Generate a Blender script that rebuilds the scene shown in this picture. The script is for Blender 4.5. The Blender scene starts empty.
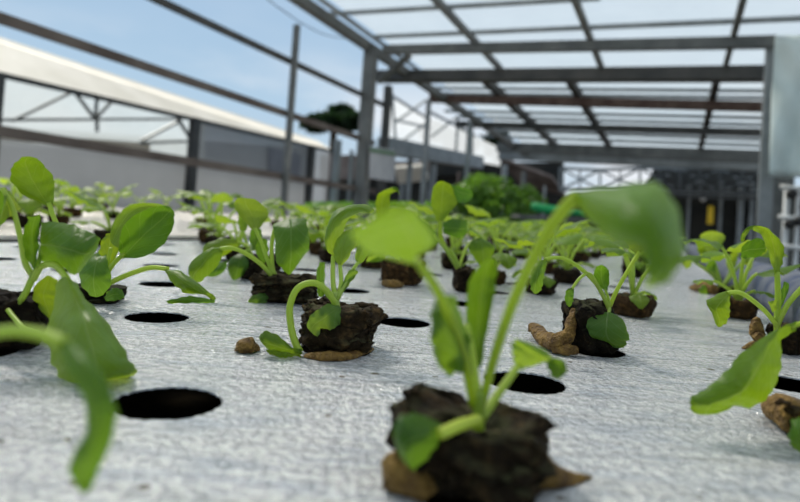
import bpy, bmesh, math, random
from mathutils import Vector, Matrix, noise
random.seed(7)
S = bpy.context.scene
COL = S.collection

# ------------------------------------------------------------------ camera
F, PPX, PPY = 600.0, 400.0, 200.0
HC = 0.0635
ROLL, PITCH, BEAR = 0.0729, -0.0273, 0.4144
cp, sp, cr, sr = math.cos(PITCH), math.sin(PITCH), math.cos(ROLL), math.sin(ROLL)
FWD = Vector((0, cp, -sp)); R0 = Vector((1, 0, 0)); U0 = Vector((0, sp, cp))
RX = cr * R0 + sr * U0
UP = -sr * R0 + cr * U0
CAM = Vector((0, 0, HC))
cam_d = bpy.data.cameras.new('camera'); cam = bpy.data.objects.new('camera', cam_d); COL.objects.link(cam)
cam.matrix_world = Matrix(((RX.x, UP.x, -FWD.x, CAM.x), (RX.y, UP.y, -FWD.y, CAM.y), (RX.z, UP.z, -FWD.z, CAM.z), (0, 0, 0, 1)))
cam_d.sensor_width = 36; cam_d.lens = F / 800 * 36
cam_d.shift_y = -(251 - PPY) / 800
cam_d.clip_start = 0.003; cam_d.clip_end = 400
cam_d.dof.use_dof = True; cam_d.dof.focus_distance = 0.30; cam_d.dof.aperture_fstop = 9.0
S.camera = cam

def ray(x, y): return FWD + RX * ((x - PPX) / F) - UP * ((y - PPY) / F)
def at(x, y, d): return CAM + ray(x, y) * d
def gnd(x, y, z=0.0):
    r = ray(x, y); return CAM + r * ((z - CAM.z) / r.z)
def depth(p): return (p - CAM).dot(FWD)
# greenhouse frame: A along the house, B across it, U up the posts
A = ray(675, 256).normalized()
B = -(ray(-700, 72).normalized())
UV_ = Vector((-.005, 0.0, 1)).normalized()
def GP(x, y, s=None, t=None, h=None):
    r = ray(x, y)
    # CAM + d r = t A + s B + h U
    if s is not None: M = Matrix((A, UV_, -r)).transposed(); k = CAM - B * s
    elif t is not None: M = Matrix((B, UV_, -r)).transposed(); k = CAM - A * t
    else: M = Matrix((A, B, -r)).transposed(); k = CAM - UV_ * h
    q = M.inverted() @ k
    return CAM + r * q[2]
def coords(p):
    M = Matrix((A, B, UV_)).transposed(); return M.inverted() @ p
def FR(t, s, h): return A * t + B * s + UV_ * h
# bed frame (level)
GU = Vector((math.cos(BEAR), -math.sin(BEAR), 0)); GW = Vector((math.sin(BEAR), math.cos(BEAR), 0))
SP = 0.1; ORG = Vector((-1.0932 * HC, 3.0144 * HC, 0))
def lat(i, j): return ORG + GU * (SP * i) + GW * (SP * j)
def bed(s, t, z=0.0): return GU * s + GW * t + Vector((0, 0, z))
def bst(p): return p.dot(GU), p.dot(GW)

# ------------------------------------------------------------------ materials
def lin(r, g, b):
    f = lambda c: (c / 255 / 12.92) if c / 255 <= .04045 else ((c / 255 + .055) / 1.055) ** 2.4
    return (f(r), f(g), f(b), 1)
def newmat(name):
    m = bpy.data.materials.new(name); m.use_nodes = True
    nt = m.node_tree; nt.nodes.clear()
    out = nt.nodes.new('ShaderNodeOutputMaterial')
    return m, nt, out
def N(nt, typ, **kw):
    n = nt.nodes.new(typ)
    for k, v in kw.items():
        if k in n.inputs.keys(): n.inputs[k].default_value = v
        else: setattr(n, k, v)
    return n
def mixc(nt, fac, a, b, mode='MIX'):
    n = nt.nodes.new('ShaderNodeMix'); n.data_type = 'RGBA'; n.blend_type = mode
    for sock, v in ((n.inputs[0], fac), (n.inputs[6], a), (n.inputs[7], b)):
        if hasattr(v, 'is_linked'): nt.links.new(v, sock)
        else: sock.default_value = v
    return n.outputs[2]
def math_(nt, op, a, b=0.0, c=0.0):
    n = nt.nodes.new('ShaderNodeMath'); n.operation = op
    for i, v in enumerate((a, b, c)):
        if hasattr(v, 'is_linked'): nt.links.new(v, n.inputs[i])
        else: n.inputs[i].default_value = v
    return n.outputs[0]
def ramp(nt, fac, stops):
    n = nt.nodes.new('ShaderNodeValToRGB'); e = n.color_ramp.elements
    while len(e) < len(stops): e.new(.5)
    for k, (p, c) in enumerate(stops): e[k].position = p; e[k].color = c
    nt.links.new(fac, n.inputs[0]); return n.outputs[0]
def tex(nt, scale, detail=3, rough=.55, stretch=None):
    co = nt.nodes.new('ShaderNodeTexCoord'); v = co.outputs['Object']
    if stretch:
        mp = nt.nodes.new('ShaderNodeMapping'); mp.inputs['Scale'].default_value = stretch[:3]
        if len(stretch) > 3: mp.inputs['Rotation'].default_value = (0, 0, stretch[3])
        nt.links.new(v, mp.inputs[0]); v = mp.outputs[0]
    n = nt.nodes.new('ShaderNodeTexNoise'); n.inputs['Scale'].default_value = scale
    n.inputs['Detail'].default_value = detail; n.inputs['Roughness'].default_value = rough
    nt.links.new(v, n.inputs['Vector']); return n.outputs['Fac']

def simple(name, c1, c2=None, scale=20, rough=.6, metallic=0.0, bump=0.0, spec=.4):
    m, nt, out = newmat(name)
    p = N(nt, 'ShaderNodeBsdfPrincipled', Roughness=rough, Metallic=metallic)
    p.inputs['Specular IOR Level'].default_value = spec
    f = tex(nt, scale)
    nt.links.new(ramp(nt, f, [(.35, c1), (.65, c2 or c1)]), p.inputs['Base Color'])
    if bump:
        b = N(nt, 'ShaderNodeBump', Strength=bump, Distance=.02); nt.links.new(f, b.inputs['Height']); nt.links.new(b.outputs[0], p.inputs['Normal'])
    nt.links.new(p.outputs[0], out.inputs[0]); return m

def leaf_material():
    m, nt, out = newmat('leaf_green')
    uv = nt.nodes.new('ShaderNodeUVMap'); uv.uv_map = 'UVMap'
    sx = nt.nodes.new('ShaderNodeSeparateXYZ'); nt.links.new(uv.outputs[0], sx.inputs[0])
    ax = math_(nt, 'ABSOLUTE', math_(nt, 'SUBTRACT', sx.outputs[0], .5))
    mid = math_(nt, 'SUBTRACT', 1.0, math_(nt, 'SMOOTH_MIN', math_(nt, 'MULTIPLY', ax, 34.0), 1.0, .1))
    ph = math_(nt, 'MULTIPLY_ADD', sx.outputs[1], 5.5, math_(nt, 'MULTIPLY', ax, -4.0))
    fr = math_(nt, 'ABSOLUTE', math_(nt, 'SUBTRACT', math_(nt, 'FRACT', ph), .5))
    sv = math_(nt, 'MAXIMUM', math_(nt, 'SUBTRACT', 1.0, math_(nt, 'MULTIPLY', fr, 16.0)), 0.0)
    vein = math_(nt, 'MAXIMUM', math_(nt, 'MAXIMUM', mid, 0.0), math_(nt, 'MULTIPLY', sv, .4))
    nz = tex(nt, 160, 4); nz2 = tex(nt, 45, 2)
    oi = nt.nodes.new('ShaderNodeObjectInfo')
    base = ramp(nt, nz2, [(.3, (.022, .066, .006, 1)), (.7, (.044, .110, .010, 1))])
    base = mixc(nt, 1.0, base, oi.outputs['Color'], 'MULTIPLY')
    basev = mixc(nt, math_(nt, 'MULTIPLY', vein, .42), base, (.26, .40, .10, 1))
    tr = mixc(nt, 1.0, (.36, .56, .025, 1), oi.outputs['Color'], 'MULTIPLY')
    trv = mixc(nt, math_(nt, 'MULTIPLY', vein, .4), tr, (.5, .62, .12, 1))
    geo = nt.nodes.new('ShaderNodeNewGeometry')
    p = N(nt, 'ShaderNodeBsdfPrincipled', Roughness=.42)
    p.inputs['Specular IOR Level'].default_value = .32
    bm_ = N(nt, 'ShaderNodeBump', Strength=.6, Distance=.0010)
    hgt = math_(nt, 'SUBTRACT', math_(nt, 'MULTIPLY', nz, 1.6), vein)
    nt.links.new(hgt, bm_.inputs['Height']); nt.links.new(bm_.outputs[0], p.inputs['Normal'])
    nt.links.new(basev, p.inputs['Base Color'])
    t = N(nt, 'ShaderNodeBsdfTranslucent'); nt.links.new(trv, t.inputs[0])
    mx = N(nt, 'ShaderNodeMixShader'); mx.inputs[0].default_value = .36
    nt.links.new(p.outputs[0], mx.inputs[1]); nt.links.new(t.outputs[0], mx.inputs[2])
    nt.links.new(mx.outputs[0], out.inputs[0]); return m
def stalk_material():
    m, nt, out = newmat('leaf_stalk')
    oi = nt.nodes.new('ShaderNodeObjectInfo')
    p = N(nt, 'ShaderNodeBsdfPrincipled', Roughness=.4)
    c = mixc(nt, tex(nt, 120), (.26, .39, .05, 1), (.36, .50, .09, 1))
    c = mixc(nt, 1.0, c, oi.outputs['Color'], 'MULTIPLY')
    nt.links.new(c, p.inputs['Base Color'])
    t = N(nt, 'ShaderNodeBsdfTranslucent'); t.inputs[0].default_value = (.62, .76, .10, 1)
    mx = N(nt, 'ShaderNodeMixShader'); mx.inputs[0].default_value = .42
    nt.links.new(p.outputs[0], mx.inputs[1]); nt.links.new(t.outputs[0], mx.inputs[2])
    nt.links.new(mx.outputs[0], out.inputs[0]); return m
def raft_material(name, warm=False):
    m, nt, out = newmat(name)
    p = N(nt, 'ShaderNodeBsdfPrincipled', Roughness=.16, Metallic=.0 if warm else .30)
    p.inputs['Specular IOR Level'].default_value = .6
    fine = tex(nt, 1000, 2, .6); mid = tex(nt, 330, 3, .6); big = tex(nt, 9, 4, .6)
    streak = tex(nt, 26, 3, .6, (1, 5, 1, BEAR)); fold = tex(nt, 14, 2, .5, (.4, 4.5, 1, BEAR))
    c = ramp(nt, big, [(.3, (.66, .675, .69, 1)), (.7, (.80, .80, .79, 1))]) if not warm else ramp(nt, big, [(.3, (.88, .79, .69, 1)), (.7, (.94, .86, .77, 1))])
    c = mixc(nt, math_(nt, 'MULTIPLY', ramp(nt, streak, [(.48, (0, 0, 0, 1)), (.66, (1, 1, 1, 1))]), .2 if warm else .6), c, (.34, .40, .48, 1))
    c = mixc(nt, math_(nt, 'MULTIPLY', ramp(nt, mid, [(.44, (0, 0, 0, 1)), (.60, (1, 1, 1, 1))]), .0 if warm else .66), c, (.34, .365, .39, 1))  # shading of the embossed film grain put into the colour
    spot = tex(nt, 130, 1, .4)
    c = mixc(nt, math_(nt, 'MULTIPLY', ramp(nt, spot, [(.735, (0, 0, 0, 1)), (.77, (1, 1, 1, 1))]), .8), c, (.10, .07, .04, 1))
    nt.links.new(c, p.inputs['Base Color'])
    h = math_(nt, 'ADD', math_(nt, 'MULTIPLY', fine, .30), math_(nt, 'MULTIPLY', mid, .75))
    b = N(nt, 'ShaderNodeBump', Strength=1.0, Distance=.0028); nt.links.new(h, b.inputs['Height'])
    b2 = N(nt, 'ShaderNodeBump', Strength=.5, Distance=.006); nt.links.new(fold, b2.inputs['Height']); nt.links.new(b.outputs[0], b2.inputs['Normal'])
    nt.links.new(b2.outputs[0], p.inputs['Normal'])
    nt.links.new(p.outputs[0], out.inputs[0]); return m
def film_material(name, col, transp, transl=.75):
    m, nt, out = newmat(name)
    tr = N(nt, 'ShaderNodeBsdfTransparent'); tl = N(nt, 'ShaderNodeBsdfTranslucent'); df = N(nt, 'ShaderNodeBsdfDiffuse')
    c = ramp(nt, tex(nt, 3, 3), [(.3, tuple(k * .93 for k in col[:3]) + (1,)), (.7, col)])
    nt.links.new(c, tl.inputs[0]); nt.links.new(c, df.inputs[0])
    a = N(nt, 'ShaderNodeMixShader'); a.inputs[0].default_value = transl
    nt.links.new(df.outputs[0], a.inputs[1]); nt.links.new(tl.outputs[0], a.inputs[2])
    b = N(nt, 'ShaderNodeMixShader'); b.inputs[0].default_value = transp
    nt.links.new(a.outputs[0], b.inputs[1]); nt.links.new(tr.outputs[0], b.inputs[2])
    nt.links.new(b.outputs[0], out.inputs[0]); return m
def plug_material():
    m, nt, out = newmat('rockwool_plug')
    p = N(nt, 'ShaderNodeBsdfPrincipled', Roughness=.9)
    p.inputs['Specular IOR Level'].default_value = .15
    f = tex(nt, 190, 4, .65); g = tex(nt, 70, 3)
    c = ramp(nt, f, [(.30, (.006, .0045, .003, 1)), (.55, (.022, .015, .007, 1)), (.75, (.085, .055, .022, 1))])
    oi = nt.nodes.new('ShaderNodeObjectInfo')
    c = mixc(nt, 1.0, c, oi.outputs['Color'], 'MULTIPLY')
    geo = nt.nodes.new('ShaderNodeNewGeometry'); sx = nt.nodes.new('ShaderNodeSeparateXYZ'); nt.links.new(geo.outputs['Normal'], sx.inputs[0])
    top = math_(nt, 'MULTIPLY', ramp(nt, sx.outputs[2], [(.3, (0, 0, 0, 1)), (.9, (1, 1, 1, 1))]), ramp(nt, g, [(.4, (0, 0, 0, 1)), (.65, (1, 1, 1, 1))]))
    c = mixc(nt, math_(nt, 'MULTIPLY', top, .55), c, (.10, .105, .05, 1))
    nt.links.new(c, p.inputs['Base Color'])
    b = N(nt, 'ShaderNodeBump', Strength=.9, Distance=.002); nt.links.new(f, b.inputs['Height']); nt.links.new(b.outputs[0], p.inputs['Normal'])
    nt.links.new(p.outputs[0], out.inputs[0]); return m
LEAF = leaf_material(); STALK = stalk_material(); PLUG = plug_material()
RAFT = raft_material('white_mulch_film'); RAFTW = raft_material('cream_mulch_film', True)
ROOT = simple('tan_roots', (.085, .040, .005, 1), (.25, .145, .026, 1), 220, .7, bump=.6)
STEEL = simple('grey_steel', lin(84, 88, 88), lin(106, 109, 108), 6, .6, .1)
DSTEEL = simple('dark_steel', lin(52, 54, 54), lin(74, 74, 72), 5, .65, .1)
RSTEEL = simple('rusty_steel', lin(62, 44, 36), lin(88, 72, 64), 8, .8)
BROWNR = simple('weathered_rail', lin(70, 63, 60), lin(92, 86, 82), 4, .8)
GALV = simple('galvanised_steel', lin(116, 122, 124), lin(138, 144, 146), 5, .55, .1)
FILM = film_material('roof_film', (.62, .66, .68, 1), .45)
SCREEN = film_material('insect_screen', (.27, .285, .30, 1), .12, .5)
SHEET = simple('grey_tarpaulin', lin(186, 202, 202), lin(202, 214, 212), 3, .6, bump=.3)
CREAM = simple('cream_roofing', lin(206, 200, 186), lin(222, 216, 204), 2, .7)
SOIL = simple('damp_soil', lin(52, 46, 42), lin(84, 76, 66), 1.2, .95)
BARK = simple('bark', (.05, .035, .02, 1), (.09, .06, .04, 1), 8, .9)
WATER = simple('dark_water', (.008, .008, .007, 1), None, 5, .15)
BLUEPIPE = simple('dusty_blue_pipe', lin(42, 56, 86), lin(98, 102, 110), 30, .6, bump=.1)
WHITEP = simple('white_pvc', lin(205, 210, 212), lin(225, 228, 228), 5, .4)
BLACKP = simple('black_plastic', (.012, .012, .012, 1), (.03, .03, .03, 1), 8, .5)
BASIN = simple('matte_black_basin', (.006, .006, .005, 1), (.012, .010, .007, 1), 40, 1.0, spec=0.0)  # near-black and without gloss, so the planting holes and bed gap read dark
GREENP = simple('green_net', lin(20, 140, 78), lin(34, 168, 96), 6, .6)
YELLOWP = simple('yellow_card', lin(214, 176, 30), lin(232, 196, 50), 6, .6)
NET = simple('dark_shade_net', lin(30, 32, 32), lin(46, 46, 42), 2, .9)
BROWNF = simple('brown_roofing', lin(92, 80, 74), lin(128, 116, 110), 1.5, .8)
SIGNM = simple('pale_board', lin(146, 150, 156), lin(160, 164, 170), 5, .6)
def foliage_material(name, c1, c2, tr):
    m, nt, out = newmat(name)
    p = N(nt, 'ShaderNodeBsdfPrincipled', Roughness=.55)
    oi = tex(nt, 3.0, 3)
    nt.links.new(ramp(nt, oi, [(.35, c1), (.65, c2)]), p.inputs['Base Color'])
    t = N(nt, 'ShaderNodeBsdfTranslucent'); t.inputs[0].default_value = tr
    mx = N(nt, 'ShaderNodeMixShader'); mx.inputs[0].default_value = .3
    nt.links.new(p.outputs[0], mx.inputs[1]); nt.links.new(t.outputs[0], mx.inputs[2]); nt.links.new(mx.outputs[0], out.inputs[0]); return m
FOL_D = foliage_material('dark_tree_foliage', (.006, .018, .006, 1), (.014, .036, .010, 1), (.02, .06, .01, 1))
FOL_B = foliage_material('bush_foliage', (.035, .12, .012, 1), (.09, .22, .02, 1), (.2, .4, .03, 1))
FOL_L = foliage_material('bed_foliage', (.05, .17, .02, 1), (.11, .27, .03, 1), (.25, .5, .04, 1))

# ------------------------------------------------------------------ mesh helpers
def mesh_obj(name, verts, faces, mat, parent=None, uvs=None, smooth=True, color=None):
    me = bpy.data.meshes.new(name); me.from_pydata([tuple(v) for v in verts], [], faces)
    if uvs:
        ul = me.uv_layers.new(name='UVMap')
        for l in me.loops: ul.data[l.index].uv = uvs[l.vertex_index]
    me.materials.append(mat)
    if smooth:
        for p in me.polygons: p.use_smooth = True
    o = bpy.data.objects.new(name, me); COL.objects.link(o)
    if parent is not None: attach(o, parent)
    if color: o.color = color
    return o
WM = {}
def wmat(o):
    m = o.matrix_basis.copy()
    return wmat(o.parent) @ o.matrix_parent_inverse @ m if o.parent else m
def attach(o, parent):          # keeps the world place
    o.parent = parent; o.matrix_parent_inverse = wmat(parent).inverted()
def tag(o, label=None, cat=None, group=None, kind=None):
    for k, v in (('label', label), ('category', cat), ('group', group), ('kind', kind)):
        if v: o[k] = v
    return o
def empty(name, loc, label, cat, group=None, rz=0):
    o = bpy.data.objects.new(name, None); COL.objects.link(o); o.location = loc; o.rotation_euler = (0, 0, rz)
    o.empty_display_size = .02
    return tag(o, label, cat, group)
class MB:
    def __init__(s): s.v = []; s.f = []
    def box(s, p, q, w, h, up=Vector((0, 0, 1))):      # beam from p to q
        d = (q - p).normalized(); side = d.cross(up)
        if side.length < 1e-4: side = d.cross(Vector((1, 0, 0)))
        side.normalize(); u = side.cross(d)
        b = len(s.v)
        for c in (p, q):
            for (i, j) in ((-1, -1), (1, -1), (1, 1), (-1, 1)): s.v.append(c + side * (i * w / 2) + u * (j * h / 2))
        s.f += [tuple(b + k for k in f) for f in ((0, 1, 2, 3), (7, 6, 5, 4), (0, 4, 5, 1), (1, 5, 6, 2), (2, 6, 7, 3), (3, 7, 4, 0))]
        return s
    def slab(s, c4, th):                                # quad with thickness
        n = (c4[1] - c4[0]).cross(c4[3] - c4[0]).normalized(); b = len(s.v)
        s.v += list(c4) + [c - n * th for c in c4]
        s.f += [tuple(b + k for k in f) for f in ((0, 1, 2, 3), (7, 6, 5, 4), (0, 4, 5, 1), (1, 5, 6, 2), (2, 6, 7, 3), (3, 7, 4, 0))]
        return s
    def sheet(s, c4):
        b = len(s.v); s.v += list(c4); s.f.append((b, b + 1, b + 2, b + 3)); return s
    def tube(s, pts, rad, n=8):
        m = len(pts); b = len(s.v)
        prev = None
        for k, p in enumerate(pts):
            d = (pts[min(k + 1, m - 1)] - pts[max(k - 1, 0)]).normalized()
            a = prev - d * prev.dot(d) if prev is not None else d.orthogonal()
            a.normalize(); prev = a; c = d.cross(a)
            r = rad[k] if isinstance(rad, (list, tuple)) else rad
            for i in range(n):
                th = 2 * math.pi * i / n; s.v.append(p + (a * math.cos(th) + c * math.sin(th)) * r)
        for k in range(m - 1):
            for i in range(n):
                s.f.append((b + k * n + i, b + k * n + (i + 1) % n, b + (k + 1) * n + (i + 1) % n, b + (k + 1) * n + i))
        s.f.append(tuple(b + i for i in range(n - 1, -1, -1))); s.f.append(tuple(b + (m - 1) * n + i for i in range(n)))
        return s
    def build(s, name, mat, parent=None, smooth=False, color=None): return mesh_obj(name, s.v, s.f, mat, parent, None, smooth, color)
def cr_(p0, p1, p2, p3, t):
    return .5 * ((2 * p1) + (-p0 + p2) * t + (2 * p0 - 5 * p1 + 4 * p2 - p3) * t * t + (-p0 + 3 * p1 - 3 * p2 + p3) * t ** 3)
def spline(pts, sub):
    out = []; n = len(pts)
    for k in range(n - 1):
        a, b, c, d = pts[max(k - 1, 0)], pts[k], pts[k + 1], pts[min(k + 2, n - 1)]
        for i in range(sub): out.append(cr_(a, b, c, d, i / sub))
    out.append(pts[-1]); return out

# ------------------------------------------------------------------ setting: ground, beds
def ground_poly():
    v = [Vector((-60, -8, -.86)), Vector((60, -8, -.86)), Vector((60, 110, -.86)), Vector((-60, 110, -.86))]
    o = mesh_obj('ground', v, [(0, 1, 2, 3)], SOIL, smooth=False); tag(o, 'dark damp soil ground under the growing beds', 'ground', kind='structure')
ground_poly()

S_LEFT = bst(gnd(100, 241.5))[0]; S_RIGHT = .088
T_END = 5.2
HOLE_R = .0165
# measured holes (pixel centre), everything else from the lattice
measured = {(0, 0): (168, 402), (-1, 1): (157, 317), (-2, 2): (162, 284), (-3, 3): (161, 265.5), (-4, 4): (164, 254), (1, 1): (525, 382), (0, 2): (403.6, 322.3),
            (-1, 3): (350, 290.5), (1, 0): (468, 484), (0, 1): (336, 349), (-1, 2): (285, 300), (1, 2): (593, 350), (2, 1): (790, 384), (-2, 0): (-250, 430)}
def hole_centre(i, j):
    if (i, j) in measured:
        g = gnd(*measured[(i, j)]); return Vector((g.x, g.y, 0))
    return lat(i, j)
def raft_board(name, outline, holes, th, mat, z):
    cu = bpy.data.curves.new(name, 'CURVE'); cu.dimensions = '2D'; cu.fill_mode = 'BOTH'; cu.extrude = th / 2
    def sp_(pts):
        s = cu.splines.new('POLY'); s.points.add(len(pts) - 1); s.use_cyclic_u = True
        for k, p in enumerate(pts): s.points[k].co = (p[0], p[1], 0, 1)
    sp_(outline)
    for (c, r, sd) in holes:
        n = 64 if c.length < .8 else 24
        sp_([(c.x + math.cos(a) * rr, c.y + math.sin(a) * rr) for a, rr in ((2 * math.pi * k / n, r * (1 + .05 * noise.noise(Vector((math.cos(2 * math.pi * k / n) * 2 + sd, math.sin(2 * math.pi * k / n) * 2, sd))) + .024 * math.sin(k * 2.4 + sd))) for k in range(n))])
    tmp = bpy.data.objects.new(name + '_curve', cu); COL.objects.link(tmp)
    dg = bpy.context.evaluated_depsgraph_get()
    me = bpy.data.meshes.new_from_object(tmp.evaluated_get(dg)); bpy.data.objects.remove(tmp)
    me.materials.clear(); me.materials.append(mat)
    for p in me.polygons: p.use_smooth = False
    o = bpy.data.objects.new(name, me); COL.objects.link(o); o.location = (0, 0, z - th / 2); return o
holes = []; T_SPLIT = 1.05
for j in range(-4, 40):
    for i in range(-8, 5):
        c = hole_centre(i, j); s, t = bst(c)
        if not (S_LEFT + .035 < s < S_RIGHT - .03): continue
        if t > 2.6 and (i + j) % 2: continue
        if (i, j) not in measured and any((c - hole_centre(*q)).length < .075 for q in measured): continue
        holes.append((c, HOLE_R if t < 2.6 else HOLE_R * .8, i * 3.1 + j * 1.7, t))
def rect(s0, s1, t0, t1): return [bed(s0, t0), bed(s1, t0), bed(s1, t1), bed(s0, t1)]
r1 = raft_board('raft_board', rect(S_LEFT, S_RIGHT, -.45, T_SPLIT), [h[:3] for h in holes if h[3] < T_SPLIT - .03], .0006, RAFT, 0)
tag(r1, 'white plastic covered raft board with round dark planting holes', 'raft', 'raft boards of the long bed')
r1b = raft_board('raft_board', rect(S_LEFT, S_RIGHT, T_SPLIT + .006, T_END), [h[:3] for h in holes if h[3] > T_SPLIT + .03], .0006, RAFT, 0)
tag(r1b, 'far white raft board beyond the thin seam, crowded with seedlings', 'raft', 'raft boards of the long bed')
Z2 = .004
S2R = S_LEFT - .05; S2L = -2.36
h2 = []
for i in range(1, 18):
    for j in range(-2, 60):
        s = S2R - .06 - .1 * i + .06; t = -1 + .1 * j
        if s > S2L + .05 and -.3 < t < 4.6: h2.append((bed(s, t), .016, i + j * .7))
r2 = raft_board('raft_board', rect(S2R, S2L, -1.2, T_END), h2, .005, RAFTW, Z2)
tag(r2, 'cream white raft board across the narrow gap, beside the grey screened house', 'raft')
def trough(s0, s1, t0, t1, label, dz=0.0):
    e = empty('bed_trough', bed((s0 + s1) / 2, (t0 + t1) / 2, -.85), label, 'growing bed')
    m = MB()
    m.slab([bed(s0, t0, -.10), bed(s0, t1, -.10), bed(s1, t1, -.10), bed(s1, t0, -.10)][::-1], .02)
    m.build('basin_floor', BASIN, e)
    m = MB()
    for (a, b) in ((bed(s0, t0), bed(s0, t1)), (bed(s1, t0), bed(s1, t1)), (bed(s0, t0), bed(s1, t0)), (bed(s0, t1), bed(s1, t1))):
        m.box(a + Vector((0, 0, -.064 + dz)), b + Vector((0, 0, -.064 + dz)), .012, .078)
    m.build('basin_rim', BASIN, e)
    k = 0
    for t in (t0 + .1, (t0 + t1) / 2, t1 - .1):
        for s in (s0 + .05, s1 - .05):
            MB().box(bed(s, t, -.85), bed(s, t, -.12), .04, .04).build('leg', STEEL, e)
    return e
trough(S_LEFT + .01, S_RIGHT - .01, -.44, T_END - .01, 'long trough bed on steel legs under the white raft boards', .022)
trough(S2L + .01, S2R - .01, -1.19, T_END - .01, 'wide trough bed on steel legs under the cream raft board')

# bumper pipe along the bed's edge
pp = [bed(.128, t, .004 + .004 * math.sin(t * 3)) for t in [x * .25 - .2 for x in range(16)]]
pm = MB().tube(pp, .031, 20).build('blue_pipe', BLUEPIPE, None, True); tag(pm, 'dusty blue grey pipe lying along the edge of the raft', 'pipe')

# ------------------------------------------------------------------ seedlings: hand placed from the photo
TH = .00035
def blade(parent, D, rows, color=(1, 1, 1, 1), sub=6, name='leaf', cols=9, ripple=.0008, k=1.0):
    """rows: (xl,yl, xm,ym, xr,yr, dd_mm [, tilt_mm, cup_mm])"""
    L, M, R = [], [], []
    for r in rows:
        dd = r[6] / 1000 if len(r) > 6 else 0; ti = r[7] / 1000 if len(r) > 7 else 0; cu = 1.7 * r[8] / 1000 if len(r) > 8 else 0
        L.append(at(r[0], r[1], D + dd - ti)); M.append(at(r[2], r[3], D + dd + cu)); R.append(at(r[4], r[5], D + dd + ti))
    L, M, R = spline(L, sub), spline(M, sub), spline(R, sub)
    v, uv, f = [], [], []; n = len(L); sd = random.random() * 50
    for a in range(n):
        for b in range(cols):
            t = b / (cols - 1)
            p = L[a] * (2 * (t - .5) * (t - 1)) + M[a] * (4 * t * (1 - t)) + R[a] * (2 * t * (t - .5))
            nz = noise.noise(Vector((a * .35 + sd, b * .6, sd)))
            e_ = .6 + 1.6 * abs(2 * t - 1) ** 2
            p = p + FWD * (nz * ripple * e_) + (R[a] - L[a]).normalized() * (noise.noise(Vector((a * .4, sd, 3 + round(t) * 9))) * ripple * (2 * t - 1) * 1.1)
            v.append(p); uv.append((t, a / (n - 1)))
    for a in range(n - 1):
        for b in range(cols - 1):
            f.append((a * cols + b, a * cols + b + 1, (a + 1) * cols + b + 1, (a + 1) * cols + b))
    o = mesh_obj(name, v, f, LEAF, parent, uv, True, color)
    return o
def stalk(parent, D, pts, rad, color=(1, 1, 1, 1), name='leaf_stalk'):
    """pts: (x,y,dd_mm); rad in pixels at the plant's depth: start, end"""
    P = spline([at(p[0], p[1], D + p[2] / 1000) for p in pts], 6); n = len(P)
    r0, r1_ = (rad if isinstance(rad, tuple) else (rad, rad))
    rr = [.84 * (r0 + (r1_ - r0) * k / (n - 1)) / F * D for k in range(n)]
    return MB().tube(P, rr, 8).build(name, STALK, parent, True, color)
def plug_mesh(sx, sy, sz, seed, dip=.25, rough=.10, n=22, slump=0.0, tilt=0.0):
    bm = bmesh.new(); bmesh.ops.create_cube(bm, size=1)
    bmesh.ops.subdivide_edges(bm, edges=bm.edges[:], cuts=n, use_grid_fill=True)
    for v in bm.verts:
        c = v.co
        p = Vector((c.x * 2, c.y * 2, c.z * 2)); l = (abs(p.x) ** 6 + abs(p.y) ** 6 + abs(p.z) ** 6) ** (1 / 6)
        q = p / l
        w = Vector((q.x * sx / 2, q.y * sy / 2, (q.z * .5 + .5) * sz))
        nn = noise.noise_vector(q * 2.2 + Vector((seed * 7.3, seed, 0))) * rough + noise.noise_vector(q * 6 + Vector((seed, 0, seed))) * rough * .5 + noise.noise_vector(q * 13 + Vector((seed, 3, seed))) * rough * .30 + noise.noise_vector(q * 30 + Vector((seed, 3, seed))) * rough * .16
        w += Vector((nn.x * sx, nn.y * sy, nn.z * sz * (1.0 if c.z > -.3 else .0)))
        if q.z > .5: w.z -= dip * sz * max(0, 1 - (q.x ** 2 + q.y ** 2)) * .8
        w.z *= 1 - tilt * q.x
        kz = .88 + .14 * min(1, w.z / sz); w.x *= kz; w.y *= kz
        w.x += slump * w.z
        w.z = max(w.z, .0002)
        v.co = w
    me = bpy.data.meshes.new('grow_plug'); bm.to_mesh(me); bm.free()
    me.materials.append(PLUG)
    for p in me.polygons: p.use_smooth = True
    return me
def plug(parent, g, sx, sy, sz, rz, seed, color=(1, 1, 1, 1), **kw):
    o = bpy.data.objects.new('grow_plug', plug_mesh(sx, sy, sz, seed, **kw)); COL.objects.link(o)
    o.matrix_basis = Matrix.Translation(g) @ Matrix.Rotation(rz, 4, 'Z'); o.color = color
    attach(o, parent); return o
def blob_chain(name, parent, pts, rads, mat, seed=0, n=14, rough=.3):
    """lumpy tapering mass along world points"""
    P = spline(pts, 6); m = len(P); R = spline([Vector((r, 0, 0)) for r in rads], 6)
    mb = MB().tube(P, [max(r.x, .0004) for r in R], n)
    for k, v in enumerate(mb.v):
        r = R[min(k // n, m - 1)].x
        v2 = v + noise.noise_vector(v * 260 + Vector((seed, 0, 0))) * r * rough + noise.noise_vector(v * 700 + Vector((seed, 0, 0))) * r * rough * .5
        v2.z = max(v2.z, .0003); mb.v[k] = v2
    return mb.build(name, mat, parent, True)
def plant(px, py, label, z=0.0):
    g = gnd(px, py, z); e = empty('seedling', g, label, 'seedling'); return e, g, depth(g)
LT = (1.35, 1.3, 1.1, 1); DK = (.62, .75, .7, 1); PALE = (1.9, 1.7, 2.6, 1); YL = (1.9, 1.45, .8, 1); MID = (1, 1, 1, 1); YS = (1.25, 1.15, .5, 1)

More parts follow.
